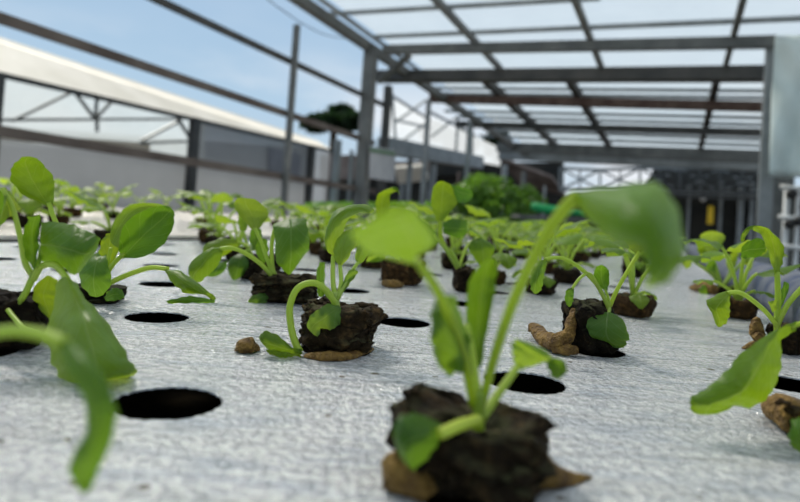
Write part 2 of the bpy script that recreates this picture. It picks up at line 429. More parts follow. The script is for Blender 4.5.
# --- Front plug seedling
e, g, D = plant(470, 482, 'blurred seedling on the large dark plug, its tall stalk bending over')
plug(e, g, .0355, .029, .0175, -.22, 1.3, (.9, .85, .8, 1), dip=.42, rough=.13, tilt=.13)
stalk(e, D, [(478, 432, 2), (479, 410, 0), (479, 392, -1)], (8, 7), name='stem')
lf = blade(e, D, [(572, 192, 576, 198, 579, 206, -26), (600, 188, 600, 206, 598, 230, -33, -2, -4), (632, 183, 628, 212, 622, 243, -40, -3, -7), (662, 186, 652, 222, 640, 247, -45, -4, -6), (678, 212, 664, 244, 644, 262, -48, -3, -4), (684, 252, 668, 268, 648, 280, -49, -2, -2), (668, 282, 655, 286, 642, 290, -48)], LT)
stalk(lf, D, [(482, 405, 0), (493, 362, -2), (512, 305, -7), (540, 246, -15), (562, 212, -22), (577, 197, -27)], (5, 7.5), YS)
lf = blade(e, D, [(412, 258, 417, 263, 421, 266, -30), (434, 246, 414, 242, 386, 257, -38, 3, -2), (431, 232, 408, 228, 363, 249, -45, 5, -2), (420, 217, 401, 218, 355, 241, -50, 5, -2), (410, 207, 392, 212, 352, 232, -54, 4), (399, 205, 388, 210, 370, 221, -56)], (1.25, 1.25, 1.3, 1))
stalk(lf, D, [(474, 405, 0), (462, 350, -8), (440, 296, -20), (418, 262, -30)], (6, 4.5), YS)
lf = blade(e, D, [(472, 372, 473, 374, 474, 377, -2), (455, 372, 462, 352, 470, 345, -6, 3, -2), (434, 352, 448, 335, 463, 322, -10, 4, -3), (431, 322, 441, 312, 455, 300, -12, 3, -2), (433, 303, 439, 299, 446, 294, -13)], (.95, 1, .8, 1))
lf.data.name = 'leaf'
blade(e, D, [(446, 374, 447, 376, 449, 376, -6), (436, 362, 450, 362, 462, 365, -6, 1, -2), (434, 345, 452, 345, 470, 350, -6, 1, -2), (440, 330, 455, 330, 470, 335, -6)], (.95, 1, .8, 1))
lf = blade(e, D, [(474, 366, 477, 368, 480, 366, 1), (466, 330, 478, 332, 488, 330, 3, 2, 2), (466, 300, 480, 300, 494, 298, 4, 2, 2), (472, 275, 484, 276, 497, 274, 5, 2, 2), (486, 258, 491, 259, 496, 258, 6)], (.8, .9, .6, 1))
stalk(lf, D, [(479, 405, 1), (476, 385, 1), (472, 355, 0), (466, 325, 0)], (6, 4), (1.9, 1.6, 2.0, 1))
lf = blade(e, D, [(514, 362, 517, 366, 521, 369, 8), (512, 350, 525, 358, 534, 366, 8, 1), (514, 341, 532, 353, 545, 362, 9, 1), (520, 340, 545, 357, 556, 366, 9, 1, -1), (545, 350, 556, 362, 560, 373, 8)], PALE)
stalk(lf, D, [(482, 418, 0), (498, 394, 4), (518, 366, 8)], (6, 4.5), (1.4, 1.25, 1.2, 1))
blade(lf, D, [(549, 360, 557, 358, 565, 362, 7), (547, 366, 557, 366, 567, 369, 6, 0, 1), (551, 377, 558, 379, 564, 375, 6)], (.8, .9, .8, 1), name='leaf_lobe')
lf = blade(e, D, [(442, 428, 441, 434, 440, 440, -12), (426, 418, 428, 436, 434, 450, -15, 0, -2), (404, 415, 412, 440, 424, 462, -17, 1, -3), (394, 426, 402, 448, 415, 472, -18, 1, -2), (394, 440, 400, 456, 410, 468, -17)], (.75, .9, 1.1, 1))
stalk(lf, D, [(478, 420, -3), (460, 425, -11), (440, 434, -15)], (7, 6.5), (2.0, 1.6, 1.6, 1))
blob_chain('root_mat', e, [gnd(505, 486), gnd(530, 484) + Vector((0, 0, .003)), gnd(560, 482), gnd(592, 478)], [.004, .0055, .0035, .0005], ROOT, 2)
blob_chain('root_mat', e, [gnd(430, 500), gnd(402, 488) + Vector((0, 0, .004)), gnd(396, 478)], [.003, .0055, .001], ROOT, 5)

# --- P: plug with arched stalk
e, g, D = plant(336, 349, 'seedling on a jagged brown plug with a stalk arching down to the film')
plug(e, g, .033, .029, .021, .12, 2.1, (1.5, 1.4, 1.3, 1), dip=.15, rough=.15, slump=.1)
stalk(e, D, [(337, 322, -12), (336, 306, -10), (335, 292, -9)], (5, 4), (1.5, 1.35, 2.2, 1), name='stem')
lf = blade(e, D, [(340, 306, 341, 308, 341, 311, -13), (328, 304, 332, 312, 340, 324, -16, 0, -1), (318, 309, 324, 318, 332, 329, -18, 0, -1), (309, 318, 314, 325, 322, 329, -19), (307, 327, 311, 332, 317, 337, -19)], (1.5, 1.4, 2.4, 1))
stalk(lf, D, [(336, 300, -10), (338, 308, -13)], 3)
lf = blade(e, D, [(318, 296, 321, 297, 324, 296, -9), (316, 284, 321, 285, 325, 284, -9, 2), (317, 270, 321, 270, 325, 268, -9, 2), (320, 262, 322, 262, 325, 262, -9)], (.7, .85, .9, 1))
stalk(lf, D, [(335, 302, -10), (327, 294, -9), (322, 282, -9)], (3, 2), (1.2, 1.2, 1.3, 1))
lf = blade(e, D, [(339, 292, 340, 293, 342, 293, -9), (342, 284, 346, 286, 350, 284, -8, 1), (348, 273, 353, 276, 356, 276, -7, 1), (353, 268, 356, 270, 358, 271, -7)], (1.4, 1.35, 2.0, 1))
lf = blade(e, D, [(331, 255, 334, 257, 337, 256, -4), (325, 244, 331, 238, 342, 236, -3, 3, -2), (327, 226, 334, 222, 348, 220, 0, 4, -3), (334, 212, 347, 210, 362, 212, 5, 3, -4), (345, 206, 359, 206, 372, 213, 9, 2, -3), (360, 204, 368, 205, 374, 210, 12)], (1.5, 1.35, 1.6, 1))
stalk(lf, D, [(336, 300, -10), (333, 282, -8), (333, 256, -4)], (3.2, 2.4), (1.4, 1.3, 1.3, 1))
lf = blade(e, D, [(338, 266, 340, 268, 342, 266, -6), (333, 252, 342, 250, 352, 252, -6, 1, -2), (336, 240, 346, 236, 358, 240, -4, 1, -2), (345, 231, 351, 230, 357, 233, -3)], (1.9, 1.6, 2.6, 1))
stalk(lf, D, [(337, 300, -10), (341, 284, -8), (340, 265, -6)], (3, 2.2), (1.4, 1.3, 1.3, 1))
lf = blade(e, D, [(355, 263, 357, 265, 360, 264, -2), (357, 250, 363, 250, 370, 254, 0, 1, -1), (366, 240, 371, 242, 377, 246, 2)], (1.2, 1.2, 1.3, 1))
stalk(lf, D, [(338, 298, -10), (347, 280, -7), (358, 262, -2)], (2.8, 2), (1.3, 1.25, 1.3, 1))
stalk(e, D, [(337, 308, -11), (328, 292, -13), (314, 283, -15), (298, 288, -16), (290, 306, -16), (291, 326, -17), (295, 342, -18), (300, 352, -18)], (3.6, 4.2), (1.35, 1.25, 1.1, 1))
blade(e, D, [(302, 350, 302, 352, 302, 355, -20), (290, 346, 290, 350, 292, 356, -21, 1, -1), (276, 334, 276, 346, 280, 356, -22, 1, -2), (263, 332, 264, 342, 272, 352, -22, 1, -2), (259, 338, 260, 340, 264, 346, -21)], (1.0, 1.0, .7, 1))
blade(e, D, [(299, 354, 300, 355, 302, 357, -24), (288, 352, 288, 354, 290, 357, -25), (274, 350, 275, 354, 280, 357.5, -25), (266, 350, 267, 352, 270, 355, -24)], (1.9, 1.5, .7, 1))
blob_chain('root_mat', e, [gnd(305, 357), gnd(325, 360), gnd(350, 358), gnd(372, 350)], [.0015, .0035, .003, .0012], ROOT, 8)
o = blob_chain('root_clump', None, [gnd(238, 353), gnd(247, 352) + Vector((0, 0, .002)), gnd(257, 351)], [.0022, .0045, .0018], ROOT, 4)
tag(o, 'small brown crumb of roots lying on the film beside a yellow leaf', 'debris')

# --- U
e, g, D = plant(285, 301, 'upright seedling with one round leaf and one square drooping leaf')
plug(e, g, .041, .032, .0185, .1, 3.7, (1.3, 1.3, 1.2, 1), dip=.1, rough=.16)
stalk(e, D, [(278, 287, -8), (275, 278, -8), (274, 272, -8)], (3.4, 3), (1.3, 1.2, 1, 1), name='stem')
lf = blade(e, D, [(253, 231, 256, 231, 258, 229, -4), (243, 220, 254, 221, 265, 222, -3, 0, 2), (236, 210, 251, 213, 269, 214, -2, 0, 3), (234, 203, 246, 205, 264, 206, -1, 0, 2), (239, 198, 245, 198, 254, 199, 0)], (1.45, 1.25, 1.7, 1))
stalk(lf, D, [(275, 280, -8), (269, 264, -7), (262, 244, -5), (255, 228, -4)], (2.8, 2), (1.3, 1.25, 1.1, 1))
lf = blade(e, D, [(273, 224, 290, 219, 307, 219, -8, 0, 0), (273, 230, 291, 228, 307, 224, -13, 0, -4), (275, 244, 291, 242, 309, 236, -15, 0, -5), (275, 256, 291, 256, 309, 249, -15, 0, -4), (281, 268, 290, 267, 302, 258, -14, 0, -2), (287, 274, 290, 274.5, 293, 271, -13)], (.85, .98, .9, 1))
stalk(lf, D, [(275, 280, -8), (272, 262, -7), (272, 242, -7), (276, 224, -8)], (2.6, 2.2), (1.5, 1.35, 1.2, 1))
lf = blade(e, D, [(221, 247, 222, 249, 223, 251, -12), (208, 249, 211, 254, 219, 264, -14, 0, -2), (195, 258, 202, 265, 211, 273, -16, 0, -3), (188, 269, 194, 275, 204, 279, -17, 0, -2), (190, 279, 195, 282, 201, 282, -17)], (1.1, 1.1, .7, 1))
stalk(lf, D, [(275, 280, -8), (262, 265, -9), (245, 253, -11), (231, 248, -12), (220, 249, -12)], (3, 2.4), (1.4, 1.3, 1.1, 1))
lf = blade(e, D, [(268, 292, 269, 294, 270, 297, -14), (260, 293, 262, 297, 266, 303, -16, 0, -1), (252, 296, 254, 300, 258, 306, -17, 0, -1), (248, 301, 250, 304, 253, 308, -17)], (1.0, 1.1, 1.2, 1))
stalk(lf, D, [(275, 281, -9), (270, 289, -12), (265, 297, -15)], (2, 1.5), (1.7, 1.5, 1.9, 1))
lf = blade(e, D, [(262, 262, 264, 263, 266, 262, 6), (256, 252, 262, 250, 268, 250, 6), (258, 240, 262, 238, 267, 240, 6)], (.75, .9, .8, 1))

# --- seedling behind U
e, g, D = plant(258, 279, 'seedling on a black plug just behind the square leafed seedling')
plug(e, g, .036, .034, .0215, .3, 4.4, (.6, .55, .5, 1), dip=.1)
stalk(e, D, [(255, 262, -8), (252, 256, -8), (250, 250, -8)], (2.4, 2), name='stem')
lf = blade(e, D, [(243, 252, 245, 253, 247, 252, -14), (231, 258, 240, 259, 248, 258, -17, 0, -3), (228, 266, 238, 268, 249, 266, -18, 0, -3), (230, 277, 235, 280, 243, 275, -18)], (.8, .95, .8, 1))
stalk(lf, D, [(253, 258, -8), (248, 250, -11), (244, 253, -14)], (2, 1.6))
lf = blade(e, D, [(236, 240, 238, 242, 240, 245, -14), (222, 238, 224, 244, 230, 252, -18, 0, -3), (206, 244, 212, 250, 220, 258, -20, 0, -3), (202, 250, 207, 254, 212, 257, -20)], (1.35, 1.2, .6, 1))
stalk(lf, D, [(253, 258, -8), (247, 246, -10), (238, 242, -14)], (2, 1.6), (1.3, 1.2, 1, 1))
lf = blade(e, D, [(216, 262, 222, 262, 228, 260, -20), (208, 268, 217, 270, 226, 268, -22, 0, -2), (207, 276, 214, 277, 222, 273, -22)], (.7, .9, .8, 1))
lf = blade(e, D, [(240, 230, 243, 232, 246, 230, -4), (238, 220, 243, 218, 249, 220, -3, 0, 2), (239, 211, 243, 210, 247, 212, -2)], (1.1, 1.1, .8, 1))
stalk(lf, D, [(252, 257, -8), (247, 244, -6), (243, 231, -4)], (2, 1.5))
lf = blade(e, D, [(252, 248, 255, 249, 258, 247, -3), (249, 238, 255, 237, 262, 238, -2, 0, 2), (252, 228, 256, 227, 261, 229, 0)], (.7, .85, .7, 1))

# --- T: plug with tan roots, heart cotyledon
e, g, D = plant(592, 351, 'seedling on a two-toned plug with tan roots and a heart-shaped leaf')
plug(e, g, .0225, .024, .0245, .25, 5.2, (.55, .55, .6, 1), dip=-.1, rough=.12, slump=-.18)
b0 = gnd(575, 353)
blob_chain('root_mat', e, [at(574, 309, D - .004), at(571, 322, D - .008), at(567, 336, D - .012), at(556, 342, D - .012), gnd(545, 346) + Vector((0, 0, .0035)), gnd(533, 338) + Vector((0, 0, .006)), gnd(529, 338) + Vector((0, 0, .004))], [.0014, .0026, .0036, .0044, .0044, .0028, .001], ROOT, 1)
blob_chain('root_mat', e, [gnd(552, 354) + Vector((0, 0, .0015)), gnd(565, 356) + Vector((0, 0, .003)), gnd(577, 357) + Vector((0, 0, .003))], [.001, .003, .002], ROOT, 9)
blob_chain('root_mat', e, [at(586, 309, D + .004), at(596, 308, D), at(604, 311, D - .003)], [.0016, .0026, .0018], ROOT, 11)
stalk(e, D, [(608, 318, -8), (609, 310, -8), (609, 302, -8)], (3, 2.4), (1.3, 1.25, 1.2, 1), name='stem')
lf = blade(e, D, [(598, 314, 608, 312, 616, 315, -11), (589, 318, 607, 322, 624, 321, -13, 0, -2), (587, 328, 606, 332, 628, 332, -15, 0, -2), (592, 337, 609, 340, 628, 341, -15, 0, -1), (604, 340, 616, 346, 625, 346, -14), (612, 346, 616, 348, 620, 348, -14)], (1.15, 1.2, 1.5, 1))
stalk(lf, D, [(609, 306, -8), (609, 313, -10), (608, 322, -13)], (2, 1.6), (1.5, 1.4, 1.7, 1))
lf = blade(e, D, [(545, 258, 546, 259, 547, 261, -18), (536, 263, 540, 265, 545, 268, -20, 0, -1), (531, 272, 537, 275, 543, 280, -21, 0, -2), (530, 284, 535, 287, 542, 289, -21, 0, -1), (532, 292, 535, 294, 539, 293, -21)], (.95, 1.05, 1, 1))
stalk(lf, D, [(609, 308, -8), (597, 285, -10), (580, 268, -13), (562, 258, -16), (545, 259, -18)], (2.6, 2), (1.2, 1.15, .9, 1))
lf = blade(e, D, [(572, 287, 573, 288, 574, 290, -14), (566, 291, 569, 292, 574, 294, -15), (565, 299, 569, 300, 573, 299, -15), (567, 305, 569, 307, 572, 305, -15)], (.8, 1, .9, 1))
stalk(lf, D, [(609, 310, -8), (600, 290, -10), (590, 274, -12), (580, 278, -13), (572, 289, -14)], (2, 1.6), (1.3, 1.2, 1.1, 1))
lf = blade(e, D, [(604, 290, 606, 291, 608, 290, -10), (596, 282, 602, 281, 609, 280, -11, 0, 2), (594, 272, 601, 271, 609, 272, -11, 0, 2), (597, 266, 602, 265, 607, 268, -11)], (.75, .95, .9, 1))
stalk(lf, D, [(609, 306, -8), (608, 297, -9), (605, 289, -10)], (2, 1.4))
lf = blade(e, D, [(636, 254, 639, 254, 642, 252, -2), (628, 246, 639, 245, 652, 246, 0, 1, 2), (624, 236, 638, 234, 656, 236, 2, 1, 3), (626, 226, 638, 224, 652, 226, 4, 1, 2), (632, 219, 639, 218, 646, 219, 5)], (1.5, 1.25, .5, 1))
stalk(lf, D, [(610, 306, -8), (616, 292, -7), (627, 272, -5), (639, 252, -2)], (2.6, 2.2), YS)

# --- W: by the blue pipe
e, g, D = plant(786, 353, 'seedling beside the blue pipe with one tall leaf curling over')
plug(e, g, .016, .017, .0165, .4, 6.6, (.7, .6, .5, 1), dip=.05)
blob_chain('root_mat', e, [at(760, 338, D - .005), at(757, 334, D), at(757, 322, D), at(759, 318, D)], [.002, .004, .003, .001], ROOT, 3)
blob_chain('root_mat', e, [gnd(742, 349), gnd(752, 350) + Vector((0, 0, .002)), gnd(764, 349) + Vector((0, 0, .003))], [.001, .003, .003], ROOT, 6)
stalk(e, D, [(778, 338, -4), (777, 325, -4), (777, 316, -4)], (4, 3.5), (1.3, 1.2, .9, 1), name='stem')
lf = blade(e, D, [(774, 274, 776, 275, 779, 273, -4), (768, 252, 776, 258, 783, 262, -6, 2, 2), (764, 242, 773, 243, 784, 248, -9, 3, 3), (760, 234, 768, 231, 779, 239, -12, 3, 2), (752, 230, 757, 226, 768, 229, -16, 2), (745, 231, 748, 227, 756, 226, -19, 1, -1), (741, 236, 742, 235, 747, 234, -20), (741, 242, 742, 242, 743, 241, -20)], (1.3, 1.2, 1.1, 1))
stalk(lf, D, [(777, 322, -4), (778, 296, -4), (777, 272, -4)], (3.8, 3), (1.2, 1.15, .8, 1))
lf = blade(e, D, [(727, 291, 729, 293, 731, 294, -16), (713, 297, 722, 301, 730, 306, -18, 0, -2), (706, 303, 716, 309, 729, 315, -19, 0, -2), (712, 313, 719, 319, 727, 322, -19, 0, -1), (717, 326, 720, 327, 724, 325, -19)], (1.3, 1.2, .6, 1))
stalk(lf, D, [(777, 326, -4), (765, 311, -8), (748, 297, -12), (737, 292, -14), (728, 293, -16)], (2.8, 2.4), (1.6, 1.45, 1.3, 1))
lf = blade(e, D, [(740, 258, 741, 253, 742, 246, 6), (748, 258, 748, 250, 750, 240, 6), (758, 257, 758, 249, 759, 238, 5), (765, 252, 766, 248, 766, 242, 4)], (.65, .85, .6, 1))
lf = blade(e, D, [(778, 306, 780, 308, 782, 306, 1), (780, 294, 784, 294, 788, 292, 2), (784, 281, 786, 282, 789, 283, 3)], (.65, .85, .7, 1))
lf = blade(e, D, [(768, 302, 770, 306, 772, 312, -6), (773, 301, 774, 305, 776, 310, -5), (777, 300, 778, 302, 779, 305, -5)], (1.7, 1.5, 2.0, 1))
stalk(e, D, [(777, 326, -4), (788, 304, -8), (806, 284, -12)], (3, 3), (1.5, 1.35, 1.2, 1))
# --- X: big leaf hanging from beyond the frame
e, g, D = plant(812, 440, 'seedling whose broad bright leaf hangs to the film at the bed corner')
plug(e, g + Vector((.004, 0, 0)), .022, .022, .011, .1, 7.7, (1.6, 1.3, .8, 1), dip=.1)
blob_chain('root_mat', e, [gnd(766, 415) + Vector((0, 0, .003)), gnd(780, 426) + Vector((0, 0, .006)), gnd(800, 438) + Vector((0, 0, .005))], [.002, .0052, .005], ROOT, 12)
lf = blade(e, D, [(796, 321, 796, 325, 796, 331, 14), (776, 330, 777, 334, 781, 341, 12, 1, -1), (752, 345, 762, 361, 782, 360, 7, 4, -4), (737, 357, 752, 378, 776, 384, 3, 5, -5), (723, 374, 744, 390, 764, 400, 0, 5, -5), (706, 388, 728, 398, 748, 408, -2, 4, -4), (692, 397, 712, 404, 735, 405, -4, 3, -3), (690, 406, 706, 411, 728, 410, -5, 1, -1), (693, 413, 706, 415, 722, 413, -5)], (1.15, 1.15, .6, 1))
stalk(lf, D, [(818, 318, 16), (806, 321, 15), (790, 328, 14)], (3, 3), YS)
stalk(e, D, [(812, 420, 0), (822, 370, 6), (826, 330, 14), (818, 318, 16)], (4, 3), YS, name='stem')
lf = blade(e, D, [(803, 414, 806, 418, 812, 420, -14), (793, 420, 800, 428, 812, 432, -15, 0, -2), (787, 434, 797, 440, 812, 444, -15, 0, -2), (791, 446, 800, 452, 808, 454, -15)], (1.2, 1.25, 1.3, 1))

# --- V: left front cluster
e, g, D = plant(6, 346, 'seedling on a black plug with a big pale leaf folded to the film')
plug(e, g + Vector((0, .0, 0)), .030, .028, .0215, .3, 8.8, (.35, .3, .3, 1), dip=.15)
stalk(e, D, [(3, 318, -8), (16, 306, -9), (26, 292, -10), (34, 274, -10)], (3.4, 4), (1.1, 1.1, .9, 1), name='stem')
lf = blade(e, D, [(-8, 226, 0, 218, 8, 196, -12, 0, -3), (4, 220, 6, 200, 2, 190, -11), (14, 214, 12, 202, 4, 187, -9), (22, 208, 18, 204, 10, 192, -8)], (1.9, 1.55, 2.6, 1))
stalk(lf, D, [(33, 276, -10), (25, 262, -10), (20, 236, -10), (12, 206, -11), (2, 188, -12)], (3.6, 2.4), (1.3, 1.2, 1.2, 1))
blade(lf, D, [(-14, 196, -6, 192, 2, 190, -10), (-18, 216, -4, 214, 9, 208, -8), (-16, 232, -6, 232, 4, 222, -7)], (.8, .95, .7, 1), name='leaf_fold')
lf = blade(e, D, [(31, 268, 34, 270, 37, 266, -13), (24, 252, 33, 252, 39, 248, -15, 0, 2), (23, 232, 32, 232, 40, 228, -15, 0, 2), (29, 216, 36, 216, 41, 212, -14)], (.8, .95, .75, 1))
lf = blade(e, D, [(41, 222, 40, 244, 38, 262, -8, 0, -2), (58, 222, 56, 246, 52, 262, -10, 0, -4), (76, 226, 72, 250, 66, 270, -12, 0, -5), (92, 233, 86, 254, 76, 275, -12, 0, -4), (101, 238, 96, 250, 86, 265, -11)], (.85, .97, .85, 1))
stalk(lf, D, [(34, 274, -10), (38, 266, -10), (41, 248, -9)], (3, 2))
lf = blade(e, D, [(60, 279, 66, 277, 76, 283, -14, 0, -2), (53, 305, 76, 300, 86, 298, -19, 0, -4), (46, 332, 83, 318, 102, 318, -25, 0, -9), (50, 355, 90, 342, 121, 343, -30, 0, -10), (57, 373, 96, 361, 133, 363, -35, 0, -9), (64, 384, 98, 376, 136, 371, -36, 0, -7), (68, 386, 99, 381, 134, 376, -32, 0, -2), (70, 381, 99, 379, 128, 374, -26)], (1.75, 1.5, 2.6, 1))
stalk(lf, D, [(33, 280, -10), (42, 266, -11), (56, 266, -13), (68, 280, -15)], (4, 3.4), (1.7, 1.5, 1.4, 1))
lf = blade(e, D, [(46, 276, 50, 276, 56, 280, -7), (34, 288, 44, 292, 58, 292, -7), (36, 304, 46, 304, 58, 304, -7), (48, 318, 52, 320, 58, 316, -8)], (1.5, 1.3, .6, 1))
stalk(e, D, [(8, 310, -14), (22, 326, -22), (38, 332, -30), (46, 342, -34)], (2.6, 2.2), (1.4, 1.3, 1.2, 1))

# --- V2
e, g, D = plant(96, 301, 'bushy seedling whose cupped leaf and long stalk reach the empty holes')
plug(e, g, .030, .026, .009, .2, 9.9, (.5, .6, .4, 1), dip=.1)
stalk(e, D, [(100, 292, -6), (104, 282, -6), (106, 274, -6)], (4, 3.5), name='stem')
lf = blade(e, D, [(45, 205, 49, 206, 53, 203, 4), (29, 198, 42, 196, 54, 188, 4, 0, 3), (15, 187, 34, 183, 54, 180, 4, 0, 4), (10, 174, 28, 171, 47, 168, 3, 0, 4), (14, 164, 25, 162, 40, 161, 2, 0, 3), (22, 157, 29, 156.5, 36, 158, 2)], (1.05, 1.05, .6, 1))
stalk(lf, D, [(102, 286, -6), (84, 262, -3), (64, 238, 1), (54, 218, 3), (49, 203, 4)], (3.2, 2.6), (1.2, 1.15, .8, 1))
lf = blade(e, D, [(118, 258, 121, 259, 124, 258, -12), (119, 245, 133, 246, 143, 257, -15, 0, 3), (122, 228, 147, 232, 160, 248, -17, 0, 4), (138, 213, 160, 221, 171, 233, -15, 0, 4), (157, 206, 168, 213, 174, 218, -12, 0, 2), (168, 206, 172, 209, 175, 213, -9)], (.72, .92, .65, 1))
stalk(lf, D, [(104, 284, -6), (108, 272, -8), (115, 262, -11), (124, 254, -13)], (3.2, 2.4), (1.3, 1.2, .8, 1))
lf2 = blade(lf, D, [(110, 240, 112, 244, 118, 248, -12), (112, 226, 118, 229, 124, 232, -6, 0, 1), (122, 211, 130, 212, 138, 215, 0, 0, 1), (134, 204, 146, 205, 156, 208, 0, 0, 1), (150, 203, 160, 204, 172, 208, -6)], (1.25, 1.2, 1.5, 1), name='leaf_fold')
stalk(lf2, D, [(106, 276, -6), (108, 262, -9), (111, 248, -12)], (2.6, 2), (1.4, 1.3, .8, 1))
lf = blade(e, D, [(98, 252, 102, 256, 106, 254, -22), (86, 258, 97, 262, 108, 262, -25, 0, -2), (79, 270, 94, 274, 111, 276, -27, 0, -3), (81, 284, 94, 286, 110, 286, -27, 0, -2), (90, 295, 96, 297, 103, 295, -26)], (.95, 1.1, 1.2, 1))
lf = blade(e, D, [(101, 272, 106, 272, 112, 270, -1), (99, 256, 108, 256, 118, 256, 0), (101, 242, 110, 240, 120, 242, 1), (106, 234, 111, 233, 118, 234, 2)], (1.5, 1.3, .5, 1))
lf = blade(e, D, [(164, 268, 166, 269, 168, 270, -18), (168, 277, 174, 274, 180, 271, -22, 0, -2), (177, 287, 185, 282, 193, 280, -26, 0, -3), (188, 294, 197, 290, 205, 288, -29, 0, -2), (204, 294, 208, 296, 212, 294, -31), (211, 300, 213, 301, 216, 299, -32)], (1.2, 1.15, .9, 1))
stalk(lf, D, [(104, 286, -6), (120, 278, -9), (138, 271, -12), (153, 267.5, -15), (168, 269, -18)], (3, 2.8), (1.6, 1.4, 1.0, 1))
blade(lf, D, [(213, 300, 215, 301, 214, 303, -32), (198, 297, 199, 300, 200, 303, -33, 0, -1), (182, 297, 183, 300, 184, 303.5, -34, 0, -1), (166, 301, 167, 302, 168, 303.5, -34)], (.9, 1.1, .7, 1), name='leaf_fold')
lf = blade(e, D, [(104, 297, 105, 299, 106, 301, -20), (109, 290, 112, 295, 113, 301, -22, 0, -1), (117, 288, 120, 294, 122, 299, -22, 0, -1), (123, 291, 124, 294, 124.5, 297, -21)], (.75, .95, .9, 1))

# --- seedling out of frame whose leaf hangs in front
e, g, D = plant(-150, 470, 'seedling mostly out of view, its blurred strap leaf drooping over the film')
plug(e, g, .03, .03, .02, .1, 11.3, dip=.1)
stalk(e, D, [(-148, 420, 0), (-135, 390, -4)], 6, name='stem')
lf = blade(e, D, [(58, 344, 64, 341, 70, 342, -30), (70, 372, 82, 366, 96, 364, -33, 0, -1), (84, 400, 97, 396, 113, 396, -35, 0, -1), (86, 430, 98, 428, 116, 422, -36, 0, -1), (72, 455, 88, 456, 108, 450, -36, 0, -1), (70, 474, 82, 478, 97, 474, -36), (79, 490, 86, 493, 92, 488, -36)], (.85, 1.0, .9, 1), ripple=.0003)
stalk(lf, D, [(-135, 398, -4), (-80, 355, -12), (-5, 333, -20), (35, 333, -26), (64, 343, -30)], (7, 6), (1.2, 1.15, .8, 1))

# --- X1: plug at 401,281 with curled leaf ; Y2
e, g, D = plant(401, 284, 'seedling on a brown plug with a narrow lit leaf rolled at its tip')
plug(e, g, .038, .032, .0235, .1, 12.1, (2.6, 2.0, 1.5, 1), dip=.1, rough=.12)
blob_chain('root_mat', e, [gnd(384, 286) + Vector((0, 0, .003)), gnd(393, 288) + Vector((0, 0, .003)), gnd(402, 287) + Vector((0, 0, .002))], [.003, .0042, .002], ROOT, 15)
stalk(e, D, [(398, 264, -4), (397, 254, -4), (396, 246, -4)], (2.6, 2.2), name='stem')
lf = blade(e, D, [(378, 224, 382, 226, 387, 224, 0), (376, 210, 382, 211, 390, 210, 1, 0, 2), (377, 196, 383, 196, 390, 196, 0, 0, 2), (383, 191, 388, 190, 394, 192, -6, 1), (391, 188, 396, 187, 399, 192, -10), (394, 190, 397, 191, 399, 195, -10)], (1.3, 1.2, .7, 1))
stalk(lf, D, [(397, 256, -4), (390, 240, -2), (383, 222, 0)], (2, 2), YS)
for (xl, yl, xm, ym, w_, c) in ((368, 250, 358, 240, 12, MID), (412, 250, 424, 242, 12, DK), (405, 246, 410, 226, 11, LT), (384, 254, 376, 258, 9, PALE)):
    lf = blade(e, D, [(xm + (xl - xm) * .6 - 1, yl, xl, yl + 1, xl + 2, yl, -4), (xm - w_, ym + 4, xm, ym + 4, xm + w_, ym + 3, -7, 1, 2), (xm - w_ * .8, ym - 6, xm, ym - 5, xm + w_ * .8, ym - 6, -9, 1, 2), (xm - 3, ym - 11, xm, ym - 12, xm + 3, ym - 11, -10)], c)
    stalk(lf, D, [(397, 256, -4), ((397 + xl) / 2, yl - 2, -4), (xl, yl, -4)], (2, 1.7))
e, g, D = plant(463, 291, 'seedling with a sunlit upright leaf folded dark at one side')
plug(e, g, .018, .03, .022, .1, 13.1, (.8, .7, .6, 1))
stalk(e, D, [(460, 272, -4), (455, 258, -4), (450, 250, -4)], (2.6, 2.4), name='stem')
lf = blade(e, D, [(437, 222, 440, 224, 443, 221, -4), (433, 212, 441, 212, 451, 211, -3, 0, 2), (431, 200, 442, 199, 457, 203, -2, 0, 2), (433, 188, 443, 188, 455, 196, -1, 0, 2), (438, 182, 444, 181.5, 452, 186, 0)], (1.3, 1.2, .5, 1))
stalk(lf, D, [(459, 270, -4), (448, 252, -4), (441, 238, -4), (440, 221, -4)], (2.6, 2.6), YS)
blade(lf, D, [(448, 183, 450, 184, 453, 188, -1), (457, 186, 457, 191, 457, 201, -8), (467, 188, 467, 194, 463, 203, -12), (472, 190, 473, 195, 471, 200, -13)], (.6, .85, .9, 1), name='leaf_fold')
lf = blade(e, D, [(444, 222, 443, 228, 444, 234, -8), (452, 219, 452, 228, 451, 236, -10, 0, -2), (460, 219, 461, 229, 460, 238, -10, 0, -2), (467, 220, 467, 228, 466, 234, -9)], (.6, .8, .75, 1))
lf = blade(e, D, [(414, 215, 415, 217, 416, 220, -14), (421, 220, 421, 224, 422, 229, -15), (430, 227, 428, 231, 428, 234, -15), (436, 233, 434, 235, 433, 236, -14)], (.7, .85, .8, 1))
stalk(lf, D, [(458, 268, -4), (446, 250, -9), (434, 235, -14)], (2, 1.6))
lf = blade(e, D, [(476, 236, 478, 238, 480, 237, 0), (468, 246, 482, 244, 494, 246, -2, 0, -2), (474, 258, 484, 262, 492, 258, -3, 0, -2), (482, 268, 486, 270, 490, 266, -3)], (1.0, 1.05, .7, 1))
stalk(lf, D, [(459, 268, -4), (466, 248, -2), (478, 237, 0)], (2, 1.6), (1.6, 1.4, 1.4, 1))

